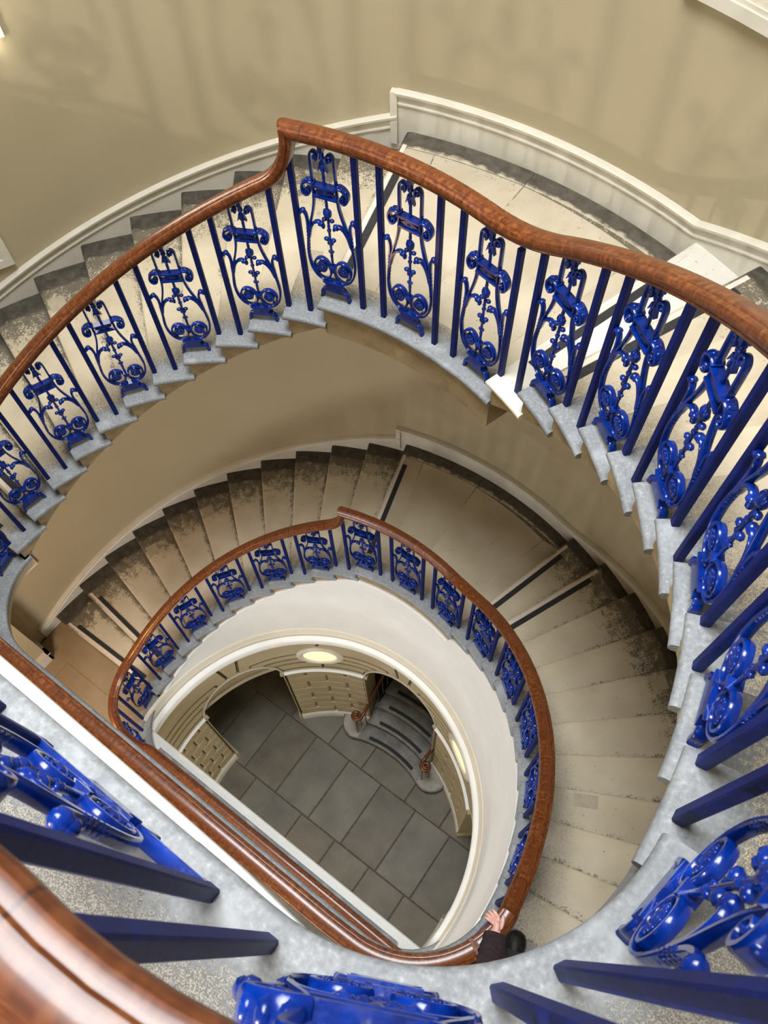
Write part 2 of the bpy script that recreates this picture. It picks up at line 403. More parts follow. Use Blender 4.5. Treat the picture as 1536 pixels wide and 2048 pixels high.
# ------------------------------------------------------------------ rusticated ground floor wall round the well
RG = 2.085; ZS = -5.56; ZT = -4.24; RA = 0.635; HA = 17.5
ARCH = [157.0, 90.0, 23.0]
rw = empty('wall_rusticated'); tag(rw, 'rusticated buff stone wall of arches round the entrance floor', kind='structure')
DEG = deg(1 / RG)
def cylpt(tc, u, z, r): return pol(r, tc - u * DEG, z)
# backing cylinder with arch openings (columns of quads, both faces)
def backing():
    V = []; F = []
    ri, ro = RG + 0.014, RG + 0.30
    ts = [-12 + 204 * i / 204 for i in range(205)]
    for a in ARCH: ts += [a - HA, a + HA]
    ts = sorted(set(round(t, 3) for t in ts))
    def zlow(t):
        for a in ARCH:
            u = (t - a) / DEG
            if abs(t - a) < HA - 1e-3: return ZS + sqrt(max(RA * RA - (u * RA / (HA / DEG)) ** 2, 0))
        return ZG - 0.02
    for i in range(len(ts) - 1):
        a, b_ = ts[i], ts[i + 1]; mid = (a + b_) / 2
        inside = any(abs(mid - q) < HA for q in ARCH)
        za = zlow(a) if inside and zlow(a) > ZG else (ZS if inside else ZG - 0.02)
        zb = zlow(b_) if inside and zlow(b_) > ZG else (ZS if inside else ZG - 0.02)
        n = len(V)
        for r_ in (ri, ro): V += [pol(r_, a, za), pol(r_, b_, zb), pol(r_, b_, ZT), pol(r_, a, ZT)]
        F += [(n, n + 1, n + 2, n + 3), (n + 4, n + 7, n + 6, n + 5), (n, n + 4, n + 5, n + 1), (n + 3, n + 2, n + 6, n + 7)]
    for a in ARCH:
        for s in (-1, 1):
            t = a + s * HA; n = len(V)
            V += [pol(ri, t, ZG - 0.02), pol(ro, t, ZG - 0.02), pol(ro, t, ZS), pol(ri, t, ZS)]; F.append((n, n + 1, n + 2, n + 3))
    return obj('wall_core', V, F, M_JOINTSHADE, rw)
backing()
def inset_poly(P, d):
    n = len(P); out = []
    A = sum(P[i][0] * P[(i + 1) % n][1] - P[(i + 1) % n][0] * P[i][1] for i in range(n))
    s = 1 if A > 0 else -1
    for i in range(n):
        p0, p1, p2 = Vector(P[i - 1]), Vector(P[i]), Vector(P[(i + 1) % n])
        d1 = (p1 - p0).normalized(); d2 = (p2 - p1).normalized()
        n1 = Vector((-d1.y, d1.x)) * s; n2 = Vector((-d2.y, d2.x)) * s
        bis = n1 + n2
        if bis.length < 1e-6: bis = n1
        bis.normalize(); k = max(bis.dot(n1), 0.35)
        out.append(tuple(p1 + bis * (d / k)))
    return out
def densify(P, step=0.12):
    out = []
    for i in range(len(P)):
        a, b_ = P[i], P[(i + 1) % len(P)]; n = max(1, int(abs(b_[0] - a[0]) / step))
        for k in range(n): out.append((a[0] + (b_[0] - a[0]) * k / n, a[1] + (b_[1] - a[1]) * k / n))
    return out
def block(tc, P, mat=None, name='stone_block', g=0.015, proud=0.022, groove_shade=False):
    P = [p for i, p in enumerate(P) if hypot(p[0] - P[i - 1][0], p[1] - P[i - 1][1]) > 1e-4]
    P = densify(P)
    a = inset_poly(P, g * 0.55); b_ = inset_poly(P, g * 1.9)
    rings = [[cylpt(tc, u, z, RG + 0.02) for u, z in a], [cylpt(tc, u, z, RG + 0.004) for u, z in a], [cylpt(tc, u, z, RG + 0.004 - proud) for u, z in b_]]
    n = len(P); V = [p for r in rings for p in r]; F = []
    for j in range(2):
        for i in range(n): F.append((j * n + i, j * n + (i + 1) % n, (j + 1) * n + (i + 1) % n, (j + 1) * n + i))
    # front face cut into narrow upright facets that follow the curve
    def clip(Q, lim, sg):
        out = []
        for i in range(len(Q)):
            p, q_ = Q[i - 1], Q[i]; ip, iq = sg * (p[0] - lim) >= -1e-9, sg * (q_[0] - lim) >= -1e-9
            if ip != iq:
                f = (lim - p[0]) / (q_[0] - p[0]); out.append((lim, p[1] + (q_[1] - p[1]) * f))
            if iq: out.append(q_)
        return out
    ua, ub = min(p[0] for p in b_), max(p[0] for p in b_); ns = max(1, int((ub - ua) / 0.10 + 0.5))
    for k in range(ns):
        Q = clip(clip(b_, ua + (ub - ua) * k / ns, 1), ua + (ub - ua) * (k + 1) / ns, -1)
        if len(Q) < 3: continue
        n0 = len(V); V += [cylpt(tc, u, z, RG + 0.004 - proud) for u, z in Q]; F.append(tuple(range(n0, n0 + len(Q))))
    return obj(name, V, F, None, rw, mats=[mat or M_BLOCK, M_JOINTSHADE], fm=[1 if groove_shade else 0] * (2 * n) + [0] * (len(F) - 2 * n))  # voussoir chamfers coloured dark for the shade in the grooves
PW = (67.0 - 2 * HA) / DEG     # pier width in metres
def pier_courses(tc, half, zl, zh, nc):
    for j in range(nc):
        za = zl + (zh - zl) * j / nc; zb = zl + (zh - zl) * (j + 1) / nc
        js = [-half, 0, half] if j % 2 == 0 else [-half, -half * 0.5, half * 0.5, half]
        for i in range(len(js) - 1): block(tc, [(js[i], za), (js[i + 1], za), (js[i + 1], zb), (js[i], zb)])
ZP = ZG + 0.20
pier_courses(123.5, PW / 2, ZP, ZS - 0.03, 8); pier_courses(56.5, PW / 2, ZP, ZS - 0.03, 8)
E_ = (192 - 174.5) / DEG
for tc in (183.2, -3.2): pier_courses(tc, E_ / 2, ZP, ZS - 0.03, 8)
# voussoirs with elbows into the courses
def elbows(tc, um_l, um_r):
    K = [10, 31, 51, 69, 83]          # joint angles from springing
    LV = [ZS + 0.115 + 0.195 * i for i in range(5)]; LV[4] = ZT
    top = ZT
    for s, um in ((-1, um_l), (1, um_r)):
        def arc(a): return (s * RA * cos(rad(a)), ZS + RA * sin(rad(a)))
        def elbow(i):
            a = K[i]; z = LV[i]; r_ = (z - ZS) / sin(rad(a)); r_ = max(r_, RA + 0.03)
            return (s * r_ * cos(rad(a)), ZS + r_ * sin(rad(a)))
        prev = None
        for i in range(5):
            a0 = K[i - 1] if i else 0; a1 = K[i]
            arcp = [arc(a0 + (a1 - a0) * k / 4) for k in range(5)]
            e1 = elbow(i); P = list(arcp) + [e1]
            if i == 0:
                P += [(s * um, e1[1]), (s * um, ZS)]
            else:
                e0 = elbow(i - 1)
                if e1[1] >= top - 1e-3:
                    e1 = (s * (top - ZS) / math.tan(rad(a1)), top); P[-1] = e1
                if i < 3: P += [(s * um, e1[1]), (s * um, e0[1]), e0]
                elif i == 3:
                    zt = min(e1[1], top); P += [(s * um, zt), (s * um, e0[1]), e0]
                else: P += [(s * um, top), (s * um, e0[1]), e0] if e0[1] < top - 0.02 else [e0]
            if e1[1] > top: P = [(x, min(z, top)) for x, z in P]
            block(tc, P, g=0.011, groove_shade=True)
    a = K[-1]; x = (top - ZS) / math.tan(rad(a))
    block(tc, [(RA * cos(rad(a)), ZS + RA * sin(rad(a))), (x, top), (-x, top), (-RA * cos(rad(a)), ZS + RA * sin(rad(a))), (0, ZS + RA)], name='keystone', g=0.011, groove_shade=True)
U1 = PW / 2 + HA / DEG
elbows(157, (192 - 157) / DEG, U1); elbows(90, U1, U1); elbows(23, U1, (23 + 12) / DEG)
def band(name, t0, t1, prof, mat, parent, n=None, c=(0, 0), flip=False):
    """sweep profile [(r,z)...] over angle"""
    n = n or max(2, int(abs(t1 - t0) / 2)); m_ = MB(); rings = []
    for i in range(n + 1):
        t = t0 + (t1 - t0) * i / n; rings.append([Vector(pol(r_, t, z)) + Vector((c[0], c[1], 0)) for r_, z in prof])
    m_.loft(rings); return m_.build(name, mat, parent, smooth=35)
STR = [(RG + 0.02, ZS - 0.05), (RG - 0.02, ZS - 0.05), (RG - 0.03, ZS - 0.03), (RG - 0.055, ZS - 0.015), (RG - 0.06, ZS + 0.015), (RG + 0.02, ZS + 0.022)]
PLI = [(RG + 0.02, ZG - 0.01), (RG - 0.05, ZG - 0.01), (RG - 0.05, ZP - 0.05), (RG - 0.035, ZP - 0.02), (RG - 0.02, ZP), (RG + 0.02, ZP)]
for t0, t1 in ((174.5, 191.5), (107.5, 139.5), (40.5, 72.5), (-11.5, 5.5)):
    band('string_course', t0, t1, STR, M_WHITE, rw); band('plinth', t0, t1, PLI, M_SKIRT, rw)
# arch reveals: pilaster faces and soffit lining through the wall thickness
for a in ARCH:
    for s in (-1, 1):
        t = a + s * (HA - 0.2); m = MB()
        p0 = Vector(pol(RG - 0.045, t)); p1 = Vector(pol(RG + 0.31, t)); tn = Vector((-sin(rad(t)), cos(rad(t)), 0)) * (-s)
        for (za, zb, k) in ((ZG, ZP, 0.045), (ZP, ZS - 0.06, 0.012), (ZS - 0.06, ZS + 0.02, 0.05)):
            q = [p0, p1, p1 + tn * k, p0 + tn * k]
            m.loft([[v + Vector((0, 0, z)) for v in q] for z in (za, zb)])
        m.build('arch_jamb', M_BLOCK, rw)
    m = MB(); rings = []
    for k in range(25):
        an = pi * k / 24; ring = []
        for r_, ra in ((RG - 0.03, RA), (RG + 0.31, RA), (RG + 0.31, RA - 0.02), (RG - 0.03, RA - 0.02)):
            ring.append(cylpt(a, ra * cos(an), ZS + ra * sin(an), r_))
        rings.append(ring)
    m.loft(rings); m.build('arch_soffit', M_CREAM, rw, smooth=40)
# recessed lunettes over the two side arches, each closed by a lintel at springing level
for a in (157.0, 23.0):
    V = []; F = []; zl = ZS - 0.06
    for k in range(25):
        u = -RA + 2 * RA * k / 24; zt = ZS + sqrt(max(RA * RA - u * u, 0)) + 0.01
        for r_ in (RG + 0.13, RG + 0.25): V += [cylpt(a, u, zl, r_), cylpt(a, u, max(zt, zl + 0.01), r_)]
    for k in range(24):
        i = k * 4; F += [(i, i + 4, i + 5, i + 1), (i + 2, i + 3, i + 7, i + 6), (i, i + 2, i + 6, i + 4)]
    obj('lunette', V, F, M_BLOCK, rw)
    band('lintel', a - HA + 0.4, a + HA - 0.4, [(RG + 0.25, ZS - 0.10), (RG + 0.095, ZS - 0.10), (RG + 0.085, ZS - 0.085), (RG + 0.085, ZS - 0.03), (RG + 0.10, ZS - 0.015), (RG + 0.25, ZS - 0.015)], M_CREAM, rw)
# round lit openings over the piers
for tc in (123.5, 56.5):
    zc = -4.93; m = MB(); rings = []
    for k in range(37):
        an = 2 * pi * k / 36
        ring = []
        for rr, dr in ((0.225, 0.0), (0.225, -0.02), (0.245, -0.045), (0.285, -0.05), (0.30, -0.035), (0.325, -0.03), (0.335, 0.0)):
            ring.append(cylpt(tc, rr * cos(an), zc + rr * sin(an), RG + dr))
        rings.append(ring)
    m.loft(rings, cap=False); m.build('oculus_frame', M_SKIRT, rw, smooth=40)
    V = [cylpt(tc, 0.232 * f * cos(2 * pi * k / 36), zc + 0.232 * f * sin(2 * pi * k / 36), RG - 0.024) for f in (1, 0.75, 0.5, 0.25) for k in range(36)] + [cylpt(tc, 0, zc, RG - 0.024)]
    F = [(j * 36 + k, j * 36 + (k + 1) % 36, j * 36 + 36 + (k + 1) % 36, j * 36 + 36 + k) for j in range(3) for k in range(36)] + [(108 + k, 108 + (k + 1) % 36, 144) for k in range(36)]
    obj('oculus_pane', V, F, M_GLASSLIT, rw)

# spandrel wall below the lower flight and the white lip of the well
m = MB(); rings = []
ts = [-11 + i * 1.5 for i in range(135)]
V = []; F = []
for t in ts:
    zt = -H + max(0.0, min(noseline(min(max(t, 0.9), 180.7)), 24 * h)) - 0.20
    for r_ in (R_IN - 0.005, R_IN + 0.2):
        V += [pol(r_, t, -4.26), pol(r_, t, max(zt, -3.97))]
for i in range(len(ts) - 1):
    a = i * 4; b_ = a + 4
    F += [(a, b_, b_ + 1, a + 1), (a + 2, a + 3, b_ + 3, b_ + 2), (a + 1, b_ + 1, b_ + 3, a + 3)]
tag(obj('wall_spandrel', V, F, M_WHITE, smooth=40), 'white curved wall under the lower flight above the entrance arches', kind='structure')
lip = empty('trim_1'); tag(lip, 'white moulded lip round the opening to the entrance floor', kind='structure')
TA = deg(math.asin(-0.35 / 2.0))
PR = [(2.12, -4.30), (2.03, -4.30), (2.0, -4.275), (2.0, -4.17), (2.012, -4.145), (2.06, -4.115), (2.09, -4.11), (2.12, -4.11)]
band('lip_moulding', TA, 180 - TA, PR, M_WHITE, lip, 96)
PR = [(2.12, -4.12), (2.07, -4.12), (2.055, -4.10), (2.055, -4.05), (2.07, -4.03), (2.075, -3.96), (2.09, -3.94), (2.12, -3.94)]
band('cream_fillet', -9, 189, PR, M_CREAM, lip, 96)
m = MB()
q = [(-0.60, -4.30), (-0.37, -4.30), (-0.35, -4.275), (-0.35, -4.17), (-0.362, -4.14), (-0.60, -4.12)]
m.loft([[(x, y, z) for y, z in q] for x in (-2.08, 2.08)]); m.build('lip_beam', M_WHITE, lip)
m = MB(); m.box(-4.0, 4.0, -0.95, -0.56, ZG, -4.3) if False else m.box(-3.7, 3.7, -3.4, -3.3, ZG, ZG + 0.25)
tag(m.build('baseboard_rear', M_SKIRT), 'cream skirting of the rear entrance wall', kind='structure')
# ceiling slab of the entrance floor round the lip (under the lower flight)
V, F, _ = sector([(2.10, R_OUT, -2, 182, -4.26), (2.10, R_OUT, -2, 182, -4.40)], 60)
tag(obj('ceiling', V, F, M_WHITE), 'white ceiling over the entrance floor passage', kind='structure')

# ------------------------------------------------------------------ stair steps
ZB = 0.20
def step_mesh(name, mat):
    B = -DL - 1.1
    lay = [(R_IN + 0.016, R_OUT + 0.02, -0.42, B, 0.0), (R_IN + 0.007, R_OUT + 0.02, -0.18, B, -0.003), (R_IN + 0.001, R_OUT + 0.02, -0.03, B, -0.012),
           (R_IN, R_OUT + 0.02, 0.0, B, -0.024), (R_IN + 0.004, R_OUT + 0.02, -0.1, B, -0.038), (R_IN + 0.016, R_OUT + 0.02, -0.42, B, -0.047)]
    V, F, UV = sector(lay, 6)
    nf = len(F)
    bot = lambda t: min(-t / DL * h - ZB - 0.03, -0.052)
    lay2 = [(R_IN + 0.03, R_OUT + 0.02, -0.75, -DL - 0.75, -0.046), (R_IN + 0.03, R_OUT + 0.02, -0.75, -DL - 0.75, bot)]
    V2, F2, UV2 = sector(lay2, 4); n = len(V)
    V += V2; F += [tuple(i + n for i in f) for f in F2]; UV += [(u, 0.9) for u, _ in UV2]
    fm = [0] * nf + [1] * len(F2)
    return mkmesh(name, V, F, None, uv=UV, smooth=50, mats=[mat, M_STRING], fm=fm)
ME_STEP = step_mesh('step', M_STONE); ME_STEP_NEW = step_mesh('step_new', M_STONE_NEW)
def strip_mesh(name, mat, f0, f1, r0, r1, z):
    d0 = deg(f0 / 2.9); d1 = deg(f1 / 2.9)
    # strip keeps a constant width in metres
    V = []
    for zz in (z, -0.002):
        for f, in ((f0,), (f1,)):
            for r_ in (r0, r1): V.append((r_, -f, zz))
    F = [(0, 1, 3, 2), (4, 6, 7, 5), (0, 4, 5, 1), (2, 3, 7, 6), (0, 2, 6, 4), (1, 5, 7, 3)]
    return mkmesh(name, V, F, mat)
ME_TAPE = strip_mesh('grip_strip', M_TAPE, 0.055, 0.105, 2.36, 3.50, 0.004)
ME_LINE = strip_mesh('edge_line', M_EDGE, 0.022, 0.052, 2.36, 3.62, 0.0025)
def patch_mesh(name, mat, r0, r1, f0, f1):
    V = [(r_, -f, zz) for zz in (0.0015, -0.004) for r_, f in ((r0, f0), (r1, f0), (r1, f1), (r0, f1))]
    return mkmesh(name, V, [(0, 1, 2, 3), (0, 4, 5, 1), (1, 5, 6, 2), (2, 6, 7, 3), (3, 7, 4, 0)], mat)
M_PATCH = simple('tan_repair_stone', (0.36, 0.30, 0.21), (0.43, 0.37, 0.27), 20, 0.6, 0.2)
ME_PA = patch_mesh('repair_patch', M_PATCH, 3.36, 3.50, 0.03, 0.16); ME_PB = patch_mesh('repair_patch', M_PATCH, 2.50, 2.68, 0.025, 0.12)
PATCH = {(-1, 'L'): {4: ME_PA, 6: ME_PA, 10: ME_PA, 11: ME_PA}, (-1, 'R'): {5: ME_PA, 8: ME_PB}, (0, 'L'): {5: ME_PA, 11: ME_PB}}
def flight(name, z0, side, label, new_first=False):
    fl = empty(name, (0, 0, 0)); tag(fl, label, 'staircase')
    for k in range(1, 12):
        t = noseL(k) if side == 'L' else noseR(k); z = z0 + (k if side == 'L' else 12 + k) * h
        s = link('step', ME_STEP_NEW if (new_first and k == 1) else ME_STEP, fl, (0, 0, z), rad(t))
        pm = PATCH.get((-1 if z0 < 0 else 0, side), {}).get(k)
        if pm: link('repair_patch', pm, s)
        if k <= 2:
            link('grip_strip', ME_TAPE, s); link('edge_line', ME_LINE, s)
    return fl
flight('stair_flight', 0, 'L', 'upper flight of pale stone steps descending to the left of the upper half landing')
flight('stair_flight', 0, 'R', 'upper flight of pale stone steps curving round the right side, one step new and white', True)
flight('stair_flight', -H, 'L', 'lower flight of tan stone steps down to the orange lit landing')
flight('stair_flight', -H, 'R', 'lower flight of worn tan stone steps up to the person with the maroon sleeve')

def half_landing(z0, label):
    hl = empty('half_landing'); tag(hl, label, 'landing')
    z = z0 + 12 * h; ta, tb = TL, TR - 1.0
    def lay_(zs): return [(R_IN + d, R_OUT + 0.02, ta - e, tb, z + zz) for d, e, zz in zs]
    V, F, UV = sector(lay_([(0.016, 0.42, -0.003), (0.007, 0.18, -0.006), (0.001, 0.03, -0.014), (0, 0, -0.026), (0.004, 0.1, -0.042), (0.016, 0.42, -0.052)]), 30)
    nf = len(F); V2, F2, UV2 = sector([(R_IN + 0.03, R_OUT + 0.02, ta - 0.75, TR - 0.75, z - 0.05), (R_IN + 0.03, R_OUT + 0.02, ta - 0.75, TR - 0.75, z - 0.27)], 30)
    n = len(V); V += V2; F += [tuple(i + n for i in f) for f in F2]
    UV = [(0.2, v) for _, v in UV] + [(0.2, 0.9)] * len(UV2)
    o = link('landing_slab', mkmesh('landing_slab', V, F, None, uv=UV, smooth=50, mats=[M_STONE, M_STRING], fm=[0] * nf + [1] * len(F2)), hl)
    def flag(P, nm='flagstone', mat=M_FLAG):
        # P: list of (r,theta) corners with straight or arc sides, order: in-front, in-back, out-back, out-front
        (r0, a0), (r1, a1), (r2, a2), (r3, a3) = P; g = 0.0035; nn = 6; V = []
        for zz, e in ((z - 0.02, 0), (z - 0.002, 0), (z, 0.005)):
            for (ra, aa, rb, ab) in ((r0, a0, r1, a1), (r3, a3, r2, a2)):
                for i in range(nn + 1):
                    f = i / nn; r_ = ra + (rb - ra) * f; t = aa + (ab - aa) * f
                    d = g + e
                    r_ += d if ra == r0 and aa == a0 and rb == r1 else -d
                    t += (-d if i == 0 else d if i == nn else 0) / r_ * 57.3
                    V.append(pol(r_, t, zz))
        mm = nn + 1; F = []
        for j in range(2):
            a = j * 2 * mm; b_ = a + 2 * mm
            for i in range(nn): F += [(a + i, a + i + 1, b_ + i + 1, b_ + i), (a + mm + i, b_ + mm + i, b_ + mm + i + 1, a + mm + i + 1)]
            F += [(a, b_, b_ + mm, a + mm), (a + nn, a + mm + nn, b_ + mm + nn, b_ + nn)]
        e = 4 * mm
        for i in range(nn): F.append((e + i, e + mm + i, e + mm + i + 1, e + i + 1))
        UV = [(0.25, min(hypot(x, y) - R_IN, 1.8)) for x, y, _ in V]
        return obj(nm, V, F, mat, hl, uv=UV)
    flag([(2.33, 105.6), (2.33, 98.9), (3.60, 102.2), (3.60, 105.9)])
    flag([(2.33, 98.9), (2.33, 91.75), (3.60, 91.75), (3.60, 102.2)])
    flag([(2.33, 91.75), (2.33, 78.2), (3.56, 77.0), (3.60, 91.75)])
    flag([(2.33, 78.2), (2.33, TR + 0.1), (3.60, TR + 0.1), (3.56, 77.0)], 'border_stone')
    flag([(3.60, 105.9), (3.60, 91.75), (3.79, 91.75), (3.79, 106.0)], 'border_stone')
    flag([(3.60, 91.75), (3.60, TR + 0.1), (3.79, TR + 0.1), (3.79, 91.75)], 'border_stone')
    for nm, me in (('grip_strip', ME_TAPE), ('edge_line', ME_LINE)): link(nm, me, hl, (0, 0, z + 0.001), rad(TL))
half_landing(0, 'upper half landing of pale stone at the top of the picture')
half_landing(-H, 'lower half landing of tan stone in the middle of the picture')

# ------------------------------------------------------------------ main landings along the straight side
def well_path(d, t_right, t_left):
    P = [('arc', t_right)]
    n = 22
    P += [('fr', FA + (-90 - FA) * i / n) for i in range(n + 1)]
    P += [('ch', FCX * (1 - 2 * i / 16)) for i in range(1, 16)]
    P += [('fl', -90 + (90 + FA) * i / n) for i in range(n + 1)]
    P += [('arc', t_left)]
    return P
def landing(name, z, label, flags=True, straight_left=False):
    tr, tl = noseR(12), noseL(1) - 0.3
    P = well_path(0, tr, tl)
    if straight_left:
        P = [p for p in P if p[0] != 'fl' and not (p[0] == 'arc' and p[1] > 90)] + [('ch', -2.2), ('ch', -3.0), ('ch', -3.7)]
    def outer(k, a):
        x, y = well(k, a, 0)
        if k == 'arc': q = pol(R_OUT, a); return (q[0], q[1])
        if k == 'ch': return (x, -3.42)
        s = 1 if k == 'fr' else -1
        dx, dy = cos(rad(a)), sin(rad(a))
        lim = []
        if dx > 1e-4: lim.append((R_OUT - FCX) / dx)
        if dy < -1e-4: lim.append((-3.42 - FCY) / dy)
        l = min(lim); return (s * (FCX + l * dx), FCY + l * dy)
    def ring(d, zz): return [(*well(k, a, d), zz) for k, a in P]
    rings = [(ring(d, z + zz), d) for d, zz in ((0.5, 0), (0.26, 0), (0.016, 0.0), (0.007, -0.003), (0.001, -0.012), (0.0, -0.026), (0.004, -0.044), (0.016, -0.056))]
    out = [(*outer(k, a), z) for k, a in P]
    n = len(P); V = list(out); UV = [(0.2, 1.2)] * n; F = []; fm = []
    for r_, d in rings: V += r_; UV += [(0.2, d)] * n
    for j in range(len(rings)):
        for i in range(n - 1): F.append((j * n + i, j * n + i + 1, (j + 1) * n + i + 1, (j + 1) * n + i)); fm.append(2 if j >= 5 and z > 1 and P[i][0] == 'ch' else 0)
    # fascia and soffit
    b0 = len(V); V += ring(0.03, z - 0.05); dp = 0.34 if z > 1 else 0.15; V += ring(0.03, z - dp); V += [(x, y, z - dp) for x, y, _ in out]; UV += [(0.2, 0.02)] * (3 * n)
    for j in range(2):
        for i in range(n - 1): F.append((b0 + j * n + i, b0 + j * n + i + 1, b0 + (j + 1) * n + i + 1, b0 + (j + 1) * n + i)); fm.append(1 if j or P[i][0] == 'ch' or z < 1 else 0)
    for i in range(n - 1): F.append((b0 + 2 * n + i, b0 + 2 * n + i + 1, i + 1, i)); fm.append(1)
    # end faces at the flights
    for i in (0, n - 1):
        loop = [i] + [n * (j + 1) + i for j in range(len(rings))] + [b0 + i, b0 + n + i, b0 + 2 * n + i]
        F.append(tuple(loop)); fm.append(0)
    e = empty(name); tag(e, label, kind='structure')
    link('landing_slab', mkmesh('landing_slab', V, F, None, uv=UV, smooth=50, mats=[M_LAND, M_WHITE if z > 1 else M_WALL, M_WHITE], fm=fm), e)
    if straight_left:
        m_ = MB(); edge = [(-3.5, -0.496), (0.3, -0.498), (0.8, -0.502), (1.2, -0.508), (1.45, -0.513), (1.62, -0.524)]
        m_.loft([[(x, YC - 0.02, z - 0.052), (x, y - 0.006, z - 0.052), (x, y, z - 0.062), (x, y, z - 0.12), (x, y - 0.01, z - 0.14), (x, YC - 0.04, z - 0.15)] for x, y in edge])
        m_.build('fascia_moulding', M_WHITE, e)
    if z < -1:
        m_ = MB(); m_.loft([[(x, -0.60, z - 0.04), (x, -0.455, z - 0.04), (x, -0.447, z - 0.05), (x, -0.447, z - 0.085), (x, -0.46, z - 0.10), (x, -0.60, z - 0.10)] for x in (-1.72, 1.72)]); m_.build('kerb_ledge', M_LAND, e)
    if flags:
        for sx in (1, -1):
            if sx < 0 and straight_left: continue
            xa = [2.62, 3.20, 3.74] if sx > 0 else [-3.36, -2.40]
            for i in range(len(xa) - 1): slab_box('flagstone', xa[i], xa[i + 1], -0.86 if sx > 0 else -0.84, -0.06 if sx > 0 else -0.36, z + 0.004, 0.006, M_LFLAG, e)
        xs = [-3.5, -2.5, -1.5, -0.5, 0.5, 1.5, 2.5, 3.7]
        for ya, yb in ((-1.9, -0.9), (-3.3, -1.9)):
            for i in range(len(xs) - 1): slab_box('flagstone', xs[i], xs[i + 1], ya, yb, z + 0.004, 0.006, M_LFLAG, e)
    return e
M_LFLAG0, M_LFLAG = M_LFLAG, stone_mat('lamp_tinted_landing_flag', (0.26, 0.185, 0.105), (0.34, 0.25, 0.15), paint=False, dark=False, grime=0.34)  # orange lamp glow of the lower landing tinted into the flag colour
M_LAND1, M_LAND = M_LAND, stone_mat('lamp_tinted_landing_stone', (0.26, 0.185, 0.105), (0.34, 0.25, 0.15), dark=False, uvpaint=0.10, sprange=0.2)  # same lamp glow tinted into the slab colour
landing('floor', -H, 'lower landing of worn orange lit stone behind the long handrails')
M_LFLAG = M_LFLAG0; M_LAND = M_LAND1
landing('floor', 0.0, 'middle landing of grey edged stone under the long upper handrail')
landing('floor', H, 'top landing of speckled grey stone in the foreground', True, True)

# ------------------------------------------------------------------ skirting on the curved wall
def skirting(name, z0, label):
    e = empty(name); tag(e, label, kind='structure')
    R = R_OUT
    def sweep(t0, t1, ztop, n, nm, low=None):
        rings = []
        for i in range(n + 1):
            t = t0 + (t1 - t0) * i / n; zt = z0 + ztop(t)
            zl = zt - 0.55 if low is None else z0 + low
            rings.append([Vector(pol(r_, t, z)) + Vector((WC[0], WC[1], 0)) for r_, z in
                          ((R + 0.01, zl), (R - 0.022, zl), (R - 0.022, zt - 0.105), (R - 0.036, zt - 0.098), (R - 0.036, zt - 0.088), (R - 0.026, zt - 0.080),
                           (R - 0.026, zt - 0.045), (R - 0.040, zt - 0.030), (R - 0.055, zt - 0.022), (R - 0.058, zt - 0.004), (R - 0.05, zt), (R + 0.01, zt))])
        m_ = MB(); m_.loft(rings); m_.build(nm, M_SKIRT, e, smooth=35)
    sweep(184.0, TL + 0.25, lambda t: (12 - (t - TL) / DL) * h + 0.125 if t < 180 else max((12 - (t - TL) / DL) * h + 0.125, 0.26), 40, 'raking_skirting')
    sweep(TL + 0.35, TR, lambda t: 12 * h + 0.29, 20, 'level_skirting')
    sweep(TR, 0.5, lambda t: (13 + (TR - t) / DR) * h + 0.125, 40, 'raking_skirting')
    # upright return where the level skirting begins
    band('skirting_return', TL + 0.95, TL + 0.2, [(R + 0.01, z0 + 12 * h - 0.1), (R - 0.05, z0 + 12 * h - 0.1), (R - 0.05, z0 + 12 * h + 0.285), (R + 0.01, z0 + 12 * h + 0.285)], M_SKIRT, e, 2, WC)
skirting('baseboard_upper', 0, 'cream moulded skirting stepping along the upper curved wall')
skirting('baseboard_lower', -H, 'cream moulded skirting along the lower curved wall')
m = MB()
for z in (-H, 0.0):
    m.box(-3.585, -3.53, -3.4, -0.425, z, z + 0.20); m.box(-3.60, -3.515, -3.4, -0.415, z + 0.20, z + 0.225); m.box(-3.60, -3.50, -3.4, -0.405, z + 0.225, z + 0.25)
    m.box(-3.85, -3.53, -0.45, -0.425, z, z + 0.2); m.box(-3.85, -3.50, -0.45, -0.405, z + 0.2, z + 0.25)
tag(m.build('baseboard_left', M_SKIRT), 'stepped cream skirting on the corner of the left wall', kind='structure')

